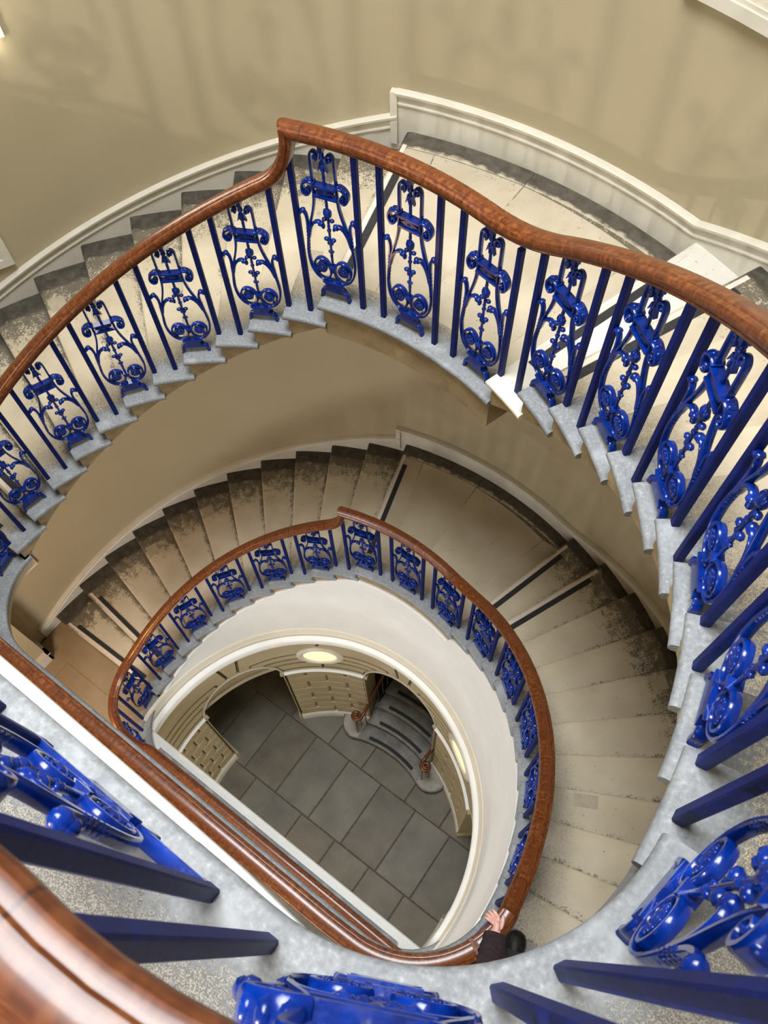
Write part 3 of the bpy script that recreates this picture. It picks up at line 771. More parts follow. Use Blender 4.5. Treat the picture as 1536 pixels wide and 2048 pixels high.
# ------------------------------------------------------------------ balustrades
def lerp_tab(tab, x):
    if x <= tab[0][0]: return tab[0][1]
    for (a, u), (b_, v) in zip(tab, tab[1:]):
        if x <= b_: return u + (v - u) * (x - a) / (b_ - a)
    return tab[-1][1]
def bal_off(kind, a):
    if kind == 'arc': return lerp_tab([(0, 0.045), (12, 0.045), (65, 0.09), (106, 0.095), (180, 0.11)], a)
    if kind == 'fr': return 0.05
    if kind == 'fl': return lerp_tab([(-90, 0.055), (-50, 0.10), (0, 0.11)], a)
    return 0.055
RISE = 0.93; LEVEL = 1.09; HLEV = 1.11
def rail_path(z0, full=True, start_x=None, end_left=False):
    """list of (kind, param, z) along the centre of the rail"""
    P = []
    if start_x is None:
        for i in range(15): P.append(('fr', -27 - 63 * i / 14, z0 + LEVEL))
        xs = [FCX * (1 - 2 * i / 20) for i in range(1, 20)]
    else: xs = [start_x + (-FCX - start_x) * i / 20 for i in range(20)]
    for x in xs: P.append(('ch', x, z0 + LEVEL))
    if end_left:
        P += [('ch', -FCX, z0 + LEVEL), ('ch', -2.4, z0 + LEVEL), ('ch', -3.5, z0 + LEVEL)]; return P
    def smax(a, b_, k=0.14):
        d = max(k - abs(a - b_), 0) / k; return max(a, b_) + d * d * k * 0.25
    for i in range(17):
        a = -90 + (90 + FA) * i / 16; te = 180 - FA + (FA - a) * RC / R_IN
        P.append(('fl', a, z0 + smax(LEVEL, (12 - (te - TL) / DL) * h + RISE)))
    t = 183.0 - 4.5
    while t > 113.2: P.append(('arc', t, z0 + smax(LEVEL, (12 - (t - TL) / DL) * h + RISE))); t -= 1.5
    zt = 12 * h + HLEV
    for (tt, zz) in ((112.6, 2.757), (111.7, 2.785), (110.9, 2.816), (110.2, 2.853), (109.6, 2.893), (109.15, 2.932), (108.85, 2.968), (108.64, 3.005), (108.52, 3.04), (108.5, zt)):
        P.append(('arc', tt, z0 + zz))
    t = 106.5
    while t > 0.8:
        k = (13 + (TR - t) / DR) * h + RISE
        P.append(('arc', t, z0 + min(smax(zt, k), 24 * h + 0.975))); t -= 1.5
    for i in range(1, 8): P.append(('fr', FA + (-25 - FA) * i / 7, z0 + H + 0.975))
    P += [('fr', -26.3, z0 + H + 0.985), ('fr', -26.9, z0 + H + 1.01), ('fr', -27.0, z0 + H + 1.05), ('fr', -27.0, z0 + H + LEVEL)]
    return P
PROF = [(-0.0, 0.041), (0.02, 0.039), (0.030, 0.035), (0.033, 0.030), (0.040, 0.029), (0.049, 0.024), (0.0545, 0.013), (0.056, 0.0), (0.052, -0.010),
        (0.043, -0.014), (0.043, -0.019), (0.047, -0.023), (0.045, -0.031), (0.034, -0.036), (0.0, -0.037)]
PROF = PROF + [(-x, z) for x, z in PROF[-2:0:-1]]
def handrail(path, parent, scale=0.94, shift=0.0, prof=PROF, name='handrail', pts=None, side=None):
    pts = pts or [Vector((*well(k, a, bal_off(k, a) + ((lerp_tab([(-90, shift), (-52, shift + 0.025), (0, shift + 0.025)], a) if k == 'fr' else shift) if k == 'ch' or shift > 0 else 0)), z)) for k, a, z in path]
    # merge duplicate points
    Q = [pts[0]]; 
    for p in pts[1:]:
        if (p - Q[-1]).length > 1e-4: Q.append(p)
    n = len(Q); V = []; UV = []; F = []; s = 0; m = len(prof); lastside = None
    for i, p in enumerate(Q):
        d0 = (Q[i] - Q[i - 1]).normalized() if i else (Q[1] - Q[0]).normalized()
        d1 = (Q[i + 1] - Q[i]).normalized() if i < n - 1 else d0
        t = (d0 + d1)
        t = t.normalized() if t.length > 1e-3 else d1
        hz = Vector((Q[min(i + 1, n - 1)].x - Q[max(i - 1, 0)].x, Q[min(i + 1, n - 1)].y - Q[max(i - 1, 0)].y, 0))
        if hz.length < 0.002 and lastside: sd = lastside
        else: hz.normalize(); sd = Vector((hz.y, -hz.x, 0))
        sd = (sd - t * sd.dot(t)).normalized(); lastside = sd
        up = sd.cross(t).normalized()
        if up.dot(Vector((0, 0, 1))) < -0.2: up = -up
        c = max(d0.dot(d1), -0.9); k = 1 / max(sqrt((1 + c) / 2), 0.5)
        if i: s += (Q[i] - Q[i - 1]).length
        for j, (a, b_) in enumerate(prof):
            V.append(p + sd * a * scale + up * b_ * scale * k); UV.append((s, j / m))
    for i in range(n - 1):
        for j in range(m): F.append((i * m + j, i * m + (j + 1) % m, (i + 1) * m + (j + 1) % m, (i + 1) * m + j))
    F.append(tuple(range(m))); F.append(tuple((n - 1) * m + j for j in reversed(range(m))))
    return obj(name, V, F, M_WOOD, parent, uv=UV, smooth=30)

# ---- lyre panel pieces (local x along the rail, y away from the well, z up)
def strap(mb, P, wid=0.0055, dep=0.014, taper=None):
    rings = []; n = len(P)
    for i, (x, z) in enumerate(P):
        x0, z0 = P[max(i - 1, 0)]; x1, z1 = P[min(i + 1, n - 1)]
        tx, tz = x1 - x0, z1 - z0; l = hypot(tx, tz) or 1; nx, nz = -tz / l, tx / l
        f = taper(i / (n - 1)) if taper else 1.0
        w_, d_ = wid * f, dep * (0.5 + 0.5 * f)
        ring = []
        for a, b_ in ((-1, -0.7), (-0.6, -1), (0.6, -1), (1, -0.7), (1, 0.7), (0.6, 1), (-0.6, 1), (-1, 0.7)):
            ring.append((x + nx * a * w_, b_ * d_, z + nz * a * w_))
        rings.append(ring)
    mb.loft(rings)
def mir(P): return [(-x, z) for x, z in P]
side = [(0.034, 0.885), (0.026, 0.900), (0.031, 0.922), (0.048, 0.930), (0.062, 0.916), (0.066, 0.885), (0.066, 0.80), (0.066, 0.72), (0.071, 0.645),
        (0.086, 0.575), (0.107, 0.505), (0.127, 0.425), (0.140, 0.345), (0.143, 0.275), (0.132, 0.205), (0.103, 0.153), (0.064, 0.132), (0.034, 0.145),
        (0.015, 0.178), (0.014, 0.222), (0.032, 0.262), (0.066, 0.278), (0.098, 0.262), (0.114, 0.224), (0.106, 0.184), (0.084, 0.166)]
sp = catmull(side, 3)
mb = MB(); strap(mb, sp, 0.0062, 0.0135); strap(mb, mir(sp), 0.0062, 0.0135)
ME_LYRE = mb.mesh('lyre_frame', M_BLUE, smooth=50)
mb = MB()   # crossbar with scrolled ears
for z in (0.745, 0.688): mb.box(-0.068, 0.068, -0.021, 0.021, z - 0.006, z + 0.006)
mb.loft([[(x, y, z) for x, z in ((-0.052, 0.716), (0, 0.738), (0.052, 0.716), (0, 0.694))] for y in (-0.013, 0.013)])
mb.ball((0, 0, 0.716), 0.022, 0.018, 0.012, 8, 5)
ear = catmull([(0.060, 0.752), (0.082, 0.762), (0.108, 0.752), (0.127, 0.728), (0.128, 0.698), (0.112, 0.678), (0.093, 0.684), (0.088, 0.702), (0.099, 0.714), (0.109, 0.706)], 3)
for P in (ear, mir(ear)): strap(mb, P, 0.0075, 0.021, lambda f: 1.15 - 0.5 * f)
for s in (-1, 1):
    for (x, z) in ((0.078, 0.768), (0.100, 0.764), (0.120, 0.746)): mb.ball((s * x, 0, z), 0.010, 0.018, 0.008, 8, 4)
    mb.ball((s * 0.104, 0, 0.700), 0.010, 0.022, 0.010, 8, 4); mb.ball((s * 0.069, 0, 0.782), 0.008, 0.012, 0.016, 6, 4)
ME_CROSS = mb.mesh('crossbar', M_BLUE, smooth=50)
mb = MB()   # stem with buds and leaves
mb.tube([(0, 0, 0.19), (0, 0, 0.42), (0, 0, 0.7), (0, 0, 0.972)], [0.008, 0.0075, 0.0085, 0.0095], 8)
mb.ball((0, 0, 0.585), 0.021, 0.019, 0.034, 8, 6)
for s in (-1, 1):
    mb.ball((s * 0.022, 0, 0.545), 0.016, 0.014, 0.011, 8, 5); mb.ball((s * 0.016, 0, 0.588), 0.010, 0.013, 0.024, 6, 5)
    mb.ball((s * 0.021, 0, 0.420), 0.017, 0.014, 0.012, 8, 5); mb.ball((s * 0.010, 0, 0.398), 0.010, 0.010, 0.016, 6, 4)
    mb.ball((s * 0.010, 0, 0.340), 0.009, 0.010, 0.008, 6, 4)
    mb.loft([[(s * 0.004, y, 0.872), (s * 0.016, y, 0.842), (s * 0.027, y, 0.828), (s * 0.021, y, 0.850), (s * 0.014, y, 0.880)] for y in (-0.010, 0.010)])
    mb.ball((s * 0.043, 0, 0.898), 0.011, 0.015, 0.013, 8, 5)
for z, r_ in ((0.480, 0.013), (0.505, 0.010), (0.335, 0.012), (0.310, 0.010), (0.632, 0.010), (0.860, 0.014), (0.905, 0.017), (0.925, 0.015)): mb.ball((0, 0, z), r_, r_, 0.012, 8, 5)
for a in range(4): mb.ball((0.012 * cos(a * pi / 2), 0.012 * sin(a * pi / 2), 0.845), 0.006, 0.006, 0.018, 6, 4)
mb.box(-0.018, 0.018, -0.019, 0.019, 0.222, 0.240); mb.box(-0.013, 0.013, -0.016, 0.016, 0.935, 0.972)
ME_STEM = mb.mesh('stem', M_BLUE, smooth=50)
mb = MB()   # acanthus leaves with beaded spine on one side
ol = catmull([(0.131, 0.395), (0.129, 0.455), (0.127, 0.505), (0.132, 0.545), (0.145, 0.566)], 3)
il = catmull([(0.127, 0.405), (0.112, 0.462), (0.088, 0.505), (0.060, 0.520), (0.042, 0.508)], 3)
strap(mb, ol, 0.0075, 0.012); strap(mb, il, 0.0075, 0.013)
mb.ball((0.150, 0, 0.565), 0.020, 0.019, 0.013, 9, 6, Matrix.Rotation(rad(25), 3, 'Y')); mb.ball((0.045, 0, 0.510), 0.021, 0.019, 0.013, 9, 6, Matrix.Rotation(rad(30), 3, 'Y'))
mb.ball((0.163, 0, 0.553), 0.012, 0.016, 0.018, 8, 5, Matrix.Rotation(rad(-20), 3, 'Y')); mb.ball((0.034, 0, 0.498), 0.011, 0.016, 0.016, 8, 5, Matrix.Rotation(rad(20), 3, 'Y'))
for i in range(8):
    f = i / 7; mb.ball((0.129 + 0.012 * f - 0.010 * (1 - f) * 0, 0, 0.46 - 0.16 * f), 0.0115 - 0.003 * f, 0.0165 - 0.003 * f, 0.0105, 7, 4)
ME_LEAF = mb.mesh('leaf', M_BLUE, smooth=50)
V2 = [(-x, y, z) for x, y, z in mb.v]; ME_LEAF2 = mkmesh('leaf', V2, mb.f, M_BLUE, smooth=50)
mb = MB()   # rosette in the eye of a volute
mb.cyl((0, -0.013, 0), (0, 0.013, 0), 0.034, 0.034, 16); mb.ball((0, 0, 0), 0.026, 0.021, 0.026, 10, 6)
for i in range(9): mb.ball((0.026 * cos(i * 2 * pi / 9), -0.012, 0.026 * sin(i * 2 * pi / 9)), 0.007, 0.006, 0.007, 6, 4); mb.ball((0.026 * cos(i * 2 * pi / 9), 0.012, 0.026 * sin(i * 2 * pi / 9)), 0.007, 0.006, 0.007, 6, 4)
ME_ROSE = mb.mesh('rosette', M_BLUE, smooth=50)
mb = MB()   # pedestal on two splayed feet
prof = [(0.066, 0.128), (0.066, 0.119), (0.052, 0.113), (0.046, 0.098), (0.048, 0.082), (0.060, 0.072), (0.064, 0.066), (0.064, 0.056)]
mb.loft([[(s_ * w_, y, z) for s_ in (1,) for w_, z in prof] + [(-w_, y, z) for w_, z in reversed(prof)] for y in (-0.022, 0.022)])
for s in (-1, 1):
    P = catmull([(s * 0.052, 0.060), (s * 0.072, 0.054), (s * 0.083, 0.036), (s * 0.084, 0.012), (s * 0.090, -0.003)], 3); strap(mb, P, 0.0095, 0.017)
for s in (-1, 1): mb.ball((s * 0.03, 0, 0.135), 0.02, 0.016, 0.012, 8, 4)
ME_PED = mb.mesh('pedestal', M_BLUE, smooth=50)
mb = MB(); c = 0.004; q = 0.0155
mb.loft([[(q - c, -q, z), (q, -q + c, z), (q, q - c, z), (q - c, q, z), (-q + c, q, z), (-q, q - c, z), (-q, -q + c, z), (-q + c, -q, z)] for z in (0, 1)])
ME_BAR = mb.mesh('baluster', M_NAVY)

def place_bar(par, kind, a, zb, zt, off=None):
    x, y = well(kind, a, bal_off(kind, a) if off is None else off)
    o = link('baluster', ME_BAR, par, (x, y, zb - 0.004), well_dir(kind, a)); o.scale = (1, 1, zt - zb - 0.015); return o
def place_lyre(par, kind, a, zb, zt):
    x, y = well(kind, a, bal_off(kind, a))
    o = link('lyre_panel', ME_LYRE, par, (x, y, zb), well_dir(kind, a)); o.scale = (1, 1, (zt - zb - 0.02) / 0.965)
    for nm, me in (('crossbar', ME_CROSS), ('stem', ME_STEM), ('leaf', ME_LEAF), ('leaf', ME_LEAF2), ('pedestal', ME_PED)): link(nm, me, o)
    for s in (-1, 1): link('rosette', ME_ROSE, o, (s * 0.066, 0, 0.218))
    return o
def zrail_arc(t):
    if t > TL + 2.6: return (12 - (t - TL) / DL) * h + RISE + max(0, 112 - t) * 0.012
    if t > TR: return 12 * h + HLEV
    return min((13 + (TR - t) / DR) * h + RISE, 24 * h + 0.975)
FRA, FRB = 0.37, 0.28
def balustrade(z0, label, full=True, start_x=None, end_left=False):
    b = empty('balustrade', (0, 0, z0)); tag(b, label, 'balustrade')
    def rel(o): o.location.z -= z0; return o
    hr = handrail(rail_path(z0, full, start_x, end_left), b, shift=0.030 if end_left else (-0.05 if z0 < -1 else 0.0))
    hr.location.z -= z0
    zt = z0 + LEVEL - 0.035
    # straight side
    xs = [1.2, 0.6, 0.0, -0.6, -1.2]; bars = [1.515, 0.9, 0.3, -0.3, -0.9, -1.515]
    for x in xs: rel(place_lyre(b, 'ch', x, z0, zt))
    for x in bars:
        for s in (-1, 1): rel(place_bar(b, 'ch', x + s * 0.074, z0, zt))
    for x in xs:
        m_ = MB(); y = YC - 0.055
        m_.box(x - 0.235, x + 0.235, y - 0.016, y + 0.016, 0.05, 0.068); m_.box(x - 0.235, x - 0.215, y - 0.014, y + 0.014, -0.003, 0.05); m_.box(x + 0.215, x + 0.235, y - 0.014, y + 0.014, -0.003, 0.05)
        m_.build('bottom_rail', M_BLUE, b)
    # corners
    for kind in ('fr', 'fl'):
        if kind == 'fl' and end_left: continue
        if kind == 'fr' and start_x is not None: continue
        rel(place_lyre(b, kind, -64, z0, zt))
        for a in (-32, -44): rel(place_bar(b, kind, a, z0, zt))
        if kind == 'fl': rel(place_lyre(b, kind, -13, z0, zt))
    if end_left: return b
    # left flight
    for k in range(1, 12):
        t = noseL(k) - FRA * DL
        if k % 2: [rel(place_bar(b, 'arc', t + s * FRB * DL, z0 + k * h, z0 + zrail_arc(t + s * FRB * DL) - 0.03)) for s in (-1, 1)]
        else: rel(place_lyre(b, 'arc', t, z0 + k * h, z0 + zrail_arc(t) - 0.03))
    d = (TL - TR) / 5
    for k in range(5):
        t = TL - (k + FRA) * d; zz = z0 + 12 * h
        if k % 2: [rel(place_bar(b, 'arc', t + s * FRB * d, zz, z0 + 12 * h + HLEV - 0.035)) for s in (-1, 1)]
        else: rel(place_lyre(b, 'arc', t, zz, z0 + 12 * h + HLEV - 0.035))
    for k in range(1, 12):
        t = noseR(k) - FRA * DR; zz = z0 + (12 + k) * h
        if k % 2: [rel(place_bar(b, 'arc', t + s * FRB * DR, zz, z0 + zrail_arc(t + s * FRB * DR) - 0.03)) for s in (-1, 1)]
        else: rel(place_lyre(b, 'arc', t, zz, z0 + zrail_arc(t) - 0.03))
    rel(place_lyre(b, 'fr', -11, z0 + H, z0 + H + 0.945))
    return b
balustrade(H, 'nearest balustrade on the top landing with its large mahogany rail in the corner', end_left=True)
balustrade(0.0, 'upper cobalt blue lyre balustrade with mahogany rail sweeping round the well')
balustrade(-H, 'lower cobalt blue lyre balustrade with mahogany rail round the inner well', start_x=2.0)

# ------------------------------------------------------------------ entrance steps through the middle arch
es = empty('entrance_steps', (0, 0, ZG)); tag(es, 'dark curved entrance steps rising through the arch on the ground floor', 'steps')
RS = [1.68, 1.94, 2.20, 2.45, 2.70, 2.95, 3.20, 3.45]
for i, r0 in enumerate(RS):
    zt = (i + 1) * 0.165; hw = 0.60
    V = []; F = []
    if i == 0:   # wide bottom step with rounded lobes
        P = []
        for t in [112.5, 108, 103, 98, 93, 88, 83, 78, 73, 67.5]: P.append(pol(r0, t)[:2])
        lobe = lambda s: [(s * 0.66, 1.535), (s * 0.76, 1.525), (s * 0.86, 1.56), (s * 0.94, 1.62), (s * 0.99, 1.70), (s * 1.01, 1.80)]
        P = list(reversed(lobe(-1))) + P[1:-1] + lobe(1) + [(0.62, 2.0), (0.60, 2.3), (-0.60, 2.3), (-0.62, 2.0)]
    else:
        a = deg(math.asin(min(hw / r0, 1))); P = [pol(r0, 90 + a - 2 * a * k / 14)[:2] for k in range(15)]
        y = pol(r0, 90 + a)[1]; P += [(hw, min(r0 + 0.5, 3.7)), (-hw, min(r0 + 0.5, 3.7))]
    n = len(P); cx = sum(p[0] for p in P) / n; cy = sum(p[1] for p in P) / n
    A = sum(P[k][0] * P[(k + 1) % n][1] - P[(k + 1) % n][0] * P[k][1] for k in range(n))
    ins = lambda d: inset_poly(P, d)
    rings = [[(x, y, zt) for x, y in ins(0.012)], [(x, y, zt - 0.004) for x, y in ins(0.003)], [(x, y, zt - 0.02) for x, y in P], [(x, y, zt - 0.035) for x, y in P],
             [(x, y, zt - 0.045) for x, y in ins(0.02)], [(x, y, 0.0 if i == 0 else zt - 0.19) for x, y in ins(0.022)]]
    m_ = MB(); m_.loft(rings); st = m_.build('step', M_DSTEP, es, smooth=40)
    if i == 0:   # pale worn ends under the scrolls
        for s in (-1, 1):
            q = [(s * 0.60, 1.585), (s * 0.70, 1.545), (s * 0.84, 1.575), (s * 0.92, 1.635), (s * 0.965, 1.71), (s * 0.985, 1.79), (s * 0.85, 1.88), (s * 0.62, 1.97)]
            m_ = MB(); m_.loft([[(x, y, z) for x, y in q] for z in (zt - 0.01, zt + 0.003)]); m_.build('worn_end', M_DSTEPP, st)
    if i < 5:
        a0 = deg((0.40 if i else 0.42) / r0); m_ = MB(); rings = []
        for k in range(13):
            t = 90 + a0 - 2 * a0 * k / 12; rings.append([pol(r_, t, z) for r_, z in ((r0 + 0.045, zt + 0.004), (r0 + 0.10, zt + 0.004), (r0 + 0.10, zt - 0.004), (r0 + 0.045, zt - 0.004))])
        m_.loft(rings); m_.build('grip_strip', M_TAPE, st)
for s, lab in ((-1, 'scrolled handrail at the left of the dark entrance steps'), (1, 'scrolled handrail at the right of the dark entrance steps')):
    e = empty('scroll_handrail', (s * 0.66, 1.72, ZG + 0.165)); tag(e, lab, 'handrail')
    cx, cy = (s * 0.665, 1.725); P = []
    for k in range(26):   # volute, then up the slope
        a = k / 25 * 3.4 * pi; r_ = 0.022 + 0.055 * k / 25
        ang = -s * a + (pi if s > 0 else 0) + s * 3.4 * pi
        P.append(Vector((s * 0.0 + r_ * cos(ang), r_ * sin(ang), 0.86)))
    P = [p for p in P]
    end = P[-1]
    up = [(s * -0.075, 0.10, 0.868), (s * -0.062, 0.20, 0.905), (s * -0.045, 0.32, 0.975), (s * -0.035, 0.45, 1.06), (s * -0.03, 0.62, 1.17), (s * -0.03, 0.85, 1.32), (s * -0.03, 1.2, 1.55)]
    pts = catmull([tuple(p) for p in P[-3:]] + up, 4); pts = [tuple(p) for p in P[:-3]] + pts
    m_ = MB(); m_.tube(pts, 0.027, 10); r_ = m_.build('handrail', M_WOOD, e, smooth=60)
    uvl = r_.data.uv_layers.new(name='UVMap')
    for lp in r_.data.loops: uvl.data[lp.index].uv = (r_.data.vertices[lp.vertex_index].co.y, 0.3)
    m_ = MB(); m_.ball((0, 0, 0.86), 0.03, 0.03, 0.02, 10, 6); m_.build('scroll_eye', M_WOOD, e, smooth=60)
    for j, (bx, by, bz0, bz1) in enumerate(((s * 0.055, 0.03, 0, 0.85), (-s * 0.02, -0.06, 0, 0.85), (s * 0.0, 0.07, 0, 0.85), (-s * 0.07, 0.12, 0, 0.86), (-s * 0.06, 0.25, 0.165, 0.92), (-s * 0.045, 0.38, 0.165, 1.01), (-s * 0.035, 0.52, 0.33, 1.09), (-s * 0.03, 0.65, 0.33, 1.18), (-s * 0.03, 0.78, 0.495, 1.27), (-s * 0.03, 0.92, 0.495, 1.36))):
        m_ = MB(); m_.cyl((bx, by, bz0 - 0.01), (bx, by, bz1), 0.009, 0.009, 8); m_.build('baluster', M_IRON, e)

# ------------------------------------------------------------------ wall fittings
def wall_frame(name, t0, t1, z0, z1, fw, label, cat, inner, proud=0.045, kind=None):
    e = empty(name, (*[a + b_ for a, b_ in zip(pol(R_OUT, (t0 + t1) / 2)[:2], WC)], z0)); tag(e, label, cat)
    def seg(nm, ta, tb, za, zb, p, mat, n=8):
        V, F, _ = sector([(R_OUT - p, R_OUT + 0.01, ta, tb, zb), (R_OUT - p, R_OUT + 0.01, ta, tb, za)], n)
        V = [(x + WC[0] - e.location.x, y + WC[1] - e.location.y, z - z0) for x, y, z in V]
        return obj(nm, V, F, mat, e, smooth=40)
    fd = deg(fw / R_OUT)
    for nm, ta, tb, za, zb in (('frame_rail', t0, t1, z0, z0 + fw), ('frame_rail', t0, t1, z1 - fw, z1), ('frame_stile', t0, t0 + fd, z0 + fw, z1 - fw), ('frame_stile', t1 - fd, t1, z0 + fw, z1 - fw)):
        seg(nm, ta, tb, za, zb, proud, M_SKIRT)
    b2 = fd * 0.35
    for nm, ta, tb, za, zb in (('bead', t0 + fd, t1 - fd, z0 + fw, z0 + fw * 1.35), ('bead', t0 + fd, t0 + fd + b2, z0 + fw * 1.35, z1 - fw), ('bead', t1 - fd - b2, t1 - fd, z0 + fw * 1.35, z1 - fw)):
        seg(nm, ta, tb, za, zb, proud * 0.7, M_SKIRT)
    seg('panel', t0 + fd, t1 - fd, z0 + fw, z1 - fw, proud * 0.45, inner)
    return e
wall_frame('picture_frame', 153.9, 170.0, 1.03, 2.3, 0.07, 'cream framed panel on the curved wall at the left edge', 'wall panel', M_SKIRT)
wall_frame('stone_plaque', 62.0, 81.5, 3.36, 4.6, 0.065, 'cream framed plaque high on the wall at the top right corner', 'wall panel', M_PLAQUE)
wall_frame('notice_board', 175.9, 183.5, -2.68, -1.6, 0.03, 'small pale panel on the wall glimpsed under the left flight', 'wall panel', M_SKIRT, 0.03)
e = empty('wall_light', (*[a + b_ for a, b_ in zip(pol(R_OUT, 148)[:2], WC)], 2.6)); tag(e, 'bright lit wall light at the top left corner', 'lamp')
for nm, (ta, tb, za, zb, ra, rb), mat in (('backplate', (144.3, 153, 2.66, 3.5, R_OUT - 0.02, R_OUT + 0.01), M_SKIRT), ('lit_panel', (145.4, 152, 2.62, 3.45, R_OUT - 0.07, R_OUT - 0.02), M_LAMP)):
    V, F, _ = sector([(ra, rb, ta, tb, zb), (ra, rb, ta, tb, za)], 6)
    obj(nm, [(x + WC[0] - e.location.x, y + WC[1] - e.location.y, z - 2.6) for x, y, z in V], F, mat, e)

# lamps: hanging globes on the landings and in the entrance hall
def pendant(loc, ztop, col, power, label, mat, r_=0.11):
    e = empty('pendant_lamp', loc); tag(e, label, 'lamp')
    m_ = MB(); m_.tube([(0, 0, r_ * 0.9), (0, 0, ztop - loc[2])], 0.008, 8); m_.build('rod', M_IRON, e)
    m_ = MB(); m_.tube([(0, 0, r_ * 0.8), (0, 0, r_ * 0.95), (0, 0, r_ * 1.2)], [0.05, 0.05, 0.02], 12); m_.build('cap', M_IRON, e)
    m_ = MB(); m_.ball((0, 0, 0), r_, r_, r_, 16, 10); g = m_.build('globe', mat, e, smooth=True)
    g.visible_shadow = True
    d = bpy.data.lights.new('lamp_light', 'POINT'); d.energy = power; d.color = col; d.shadow_soft_size = r_ * 0.9
    o = bpy.data.objects.new('lamp_light', d); COL.objects.link(o); o.parent = e; o.location = (0, 0, -r_ * 1.35)
pendant((0.25, -3.05, 5.62), Z_HALL_TOP, (1.0, 0.96, 0.90), 470, 'small glass globe lamp hanging over the top landing', M_LAMP, 0.04)
pendant((-2.75, -1.35, -1.45), -0.15, (1.0, 0.52, 0.17), 70, 'warm globe lamp hanging over the lower landing', M_LAMPW)
pendant((0.0, -1.9, -5.2), -4.3, (1.0, 0.80, 0.48), 55, 'warm globe lamp hanging in the entrance hall', M_LAMPW)

# ------------------------------------------------------------------ person on the middle landing, hand on the rail
def skinned(name, pts, edges, radii, mat, parent, root=0, sub=2):
    me = bpy.data.meshes.new(name); me.from_pydata(pts, edges, []); me.materials.append(mat)
    o = bpy.data.objects.new(name, me); COL.objects.link(o)
    sk = o.modifiers.new('skin', 'SKIN'); sk.use_smooth_shade = True; sk.branch_smoothing = 0.6
    ss = o.modifiers.new('sub', 'SUBSURF'); ss.levels = sub; ss.render_levels = sub
    for i, v in enumerate(me.skin_vertices[0].data):
        r_ = radii[i]; v.radius = (r_, r_) if not isinstance(r_, tuple) else r_; v.use_root = (i == root)
    dg = bpy.context.evaluated_depsgraph_get(); dg.update()
    m2 = bpy.data.meshes.new_from_object(o.evaluated_get(dg)); m2.materials.clear(); m2.materials.append(mat)
    for p in m2.polygons: p.use_smooth = True
    bpy.data.objects.remove(o); m2.name = name
    return link(name, m2, parent)
PX, PY = 2.46, -0.20
pe = empty('person', (PX, PY, 0.0)); tag(pe, 'person in a dark maroon sleeve and black shoe with a hand on the middle rail', 'person')
# local frame: facing direction f, left l
FD = Vector((-0.36, 0.93, 0)).normalized(); LD = Vector((-FD.y, FD.x, 0))
def W(f, l, z): v = FD * f + LD * l; return (v.x, v.y, z)
HND = Vector((2.128 - PX, -0.085 - PY, 1.022))     # back of the hand on the rail
WR = Vector((2.142 - PX, -0.128 - PY, 1.036))
EL = Vector((2.215 - PX, -0.335 - PY, 1.09)); SH = Vector(W(-0.05, 0.17, 1.36))
# body: torso, neck, head, arms, legs as one continuous surface
B = [W(0, 0, 0.88), W(0, 0, 1.05), W(-0.01, 0, 1.22), W(-0.02, 0, 1.36), W(0, 0, 1.45), W(0.015, 0, 1.53), W(0.03, 0, 1.60), W(0.02, 0, 1.68),
     tuple(SH), tuple(EL), tuple(WR), tuple(HND),
     W(-0.05, -0.17, 1.36), W(-0.08, -0.25, 1.10), W(0.06, -0.25, 0.90), W(0.10, -0.24, 0.82),
     W(0, 0.09, 0.84), W(0.03, 0.10, 0.48), W(-0.03, 0.10, 0.10), W(0.05, 0.11, 0.05),
     W(0, -0.09, 0.84), W(0.02, -0.10, 0.48), W(-0.08, -0.10, 0.10), W(0.0, -0.11, 0.05)]
BE = [(0, 1), (1, 2), (2, 3), (3, 4), (4, 5), (5, 6), (6, 7), (3, 8), (8, 9), (9, 10), (10, 11), (3, 12), (12, 13), (13, 14), (14, 15), (0, 16), (16, 17), (17, 18), (18, 19), (0, 20), (20, 21), (21, 22), (22, 23)]
BR = [0.13, 0.12, 0.13, 0.11, 0.052, 0.075, 0.088, 0.07, 0.055, 0.04, 0.026, 0.030, 0.055, 0.04, 0.027, 0.03, 0.085, 0.055, 0.036, 0.03, 0.085, 0.055, 0.036, 0.03]
skinned('body', B, BE, BR, M_SKIN, pe)
# hand: fingers wrap over the well side of the rail, thumb lies along the top
ax = Vector((HND - WR)).normalized(); ax.z = 0; ax.normalize()
across = Vector((ax.y, -ax.x, 0))                  # points to the stair side
fing = []
for i, (off, ln) in enumerate(((0.022, 0.98), (0.004, 1.06), (-0.014, 1.0), (-0.031, 0.82))):
    b0 = HND + ax * (0.030 + off * 0.55) - across * (0.012 - off * 0.55)
    dirn = (ax * (0.45 + off * 7) - across * 0.9).normalized()
    k1 = b0 + dirn * 0.030 * ln + Vector((0, 0, 0.010)); k2 = k1 + dirn * 0.016 * ln + Vector((0, 0, -0.020)); k3 = k2 - dirn * 0.002 + Vector((0, 0, -0.026 * ln))
    fing.append(skinned('finger', [tuple(HND + (b0 - HND) * 0.3), tuple(b0), tuple(k1), tuple(k2), tuple(k3)], [(0, 1), (1, 2), (2, 3), (3, 4)], [0.0115, 0.0105, 0.0092, 0.0085, 0.0070], M_SKIN, pe))
tb = HND + across * 0.022 - ax * 0.004
skinned('thumb', [tuple(HND + ax * -0.01), tuple(tb), tuple(tb + ax * 0.036 + across * 0.002 + Vector((0, 0, 0.006))), tuple(tb + ax * 0.066 - across * 0.004 + Vector((0, 0, 0.003)))], [(0, 1), (1, 2), (2, 3)], [0.015, 0.0125, 0.0105, 0.008], M_SKIN, pe)
skinned('palm', [tuple(WR), tuple(HND + ax * 0.004), tuple(HND + ax * 0.026 - across * 0.012)], [(0, 1), (1, 2)], [(0.020, 0.026), (0.024, 0.036), (0.015, 0.030)], M_SKIN, pe)
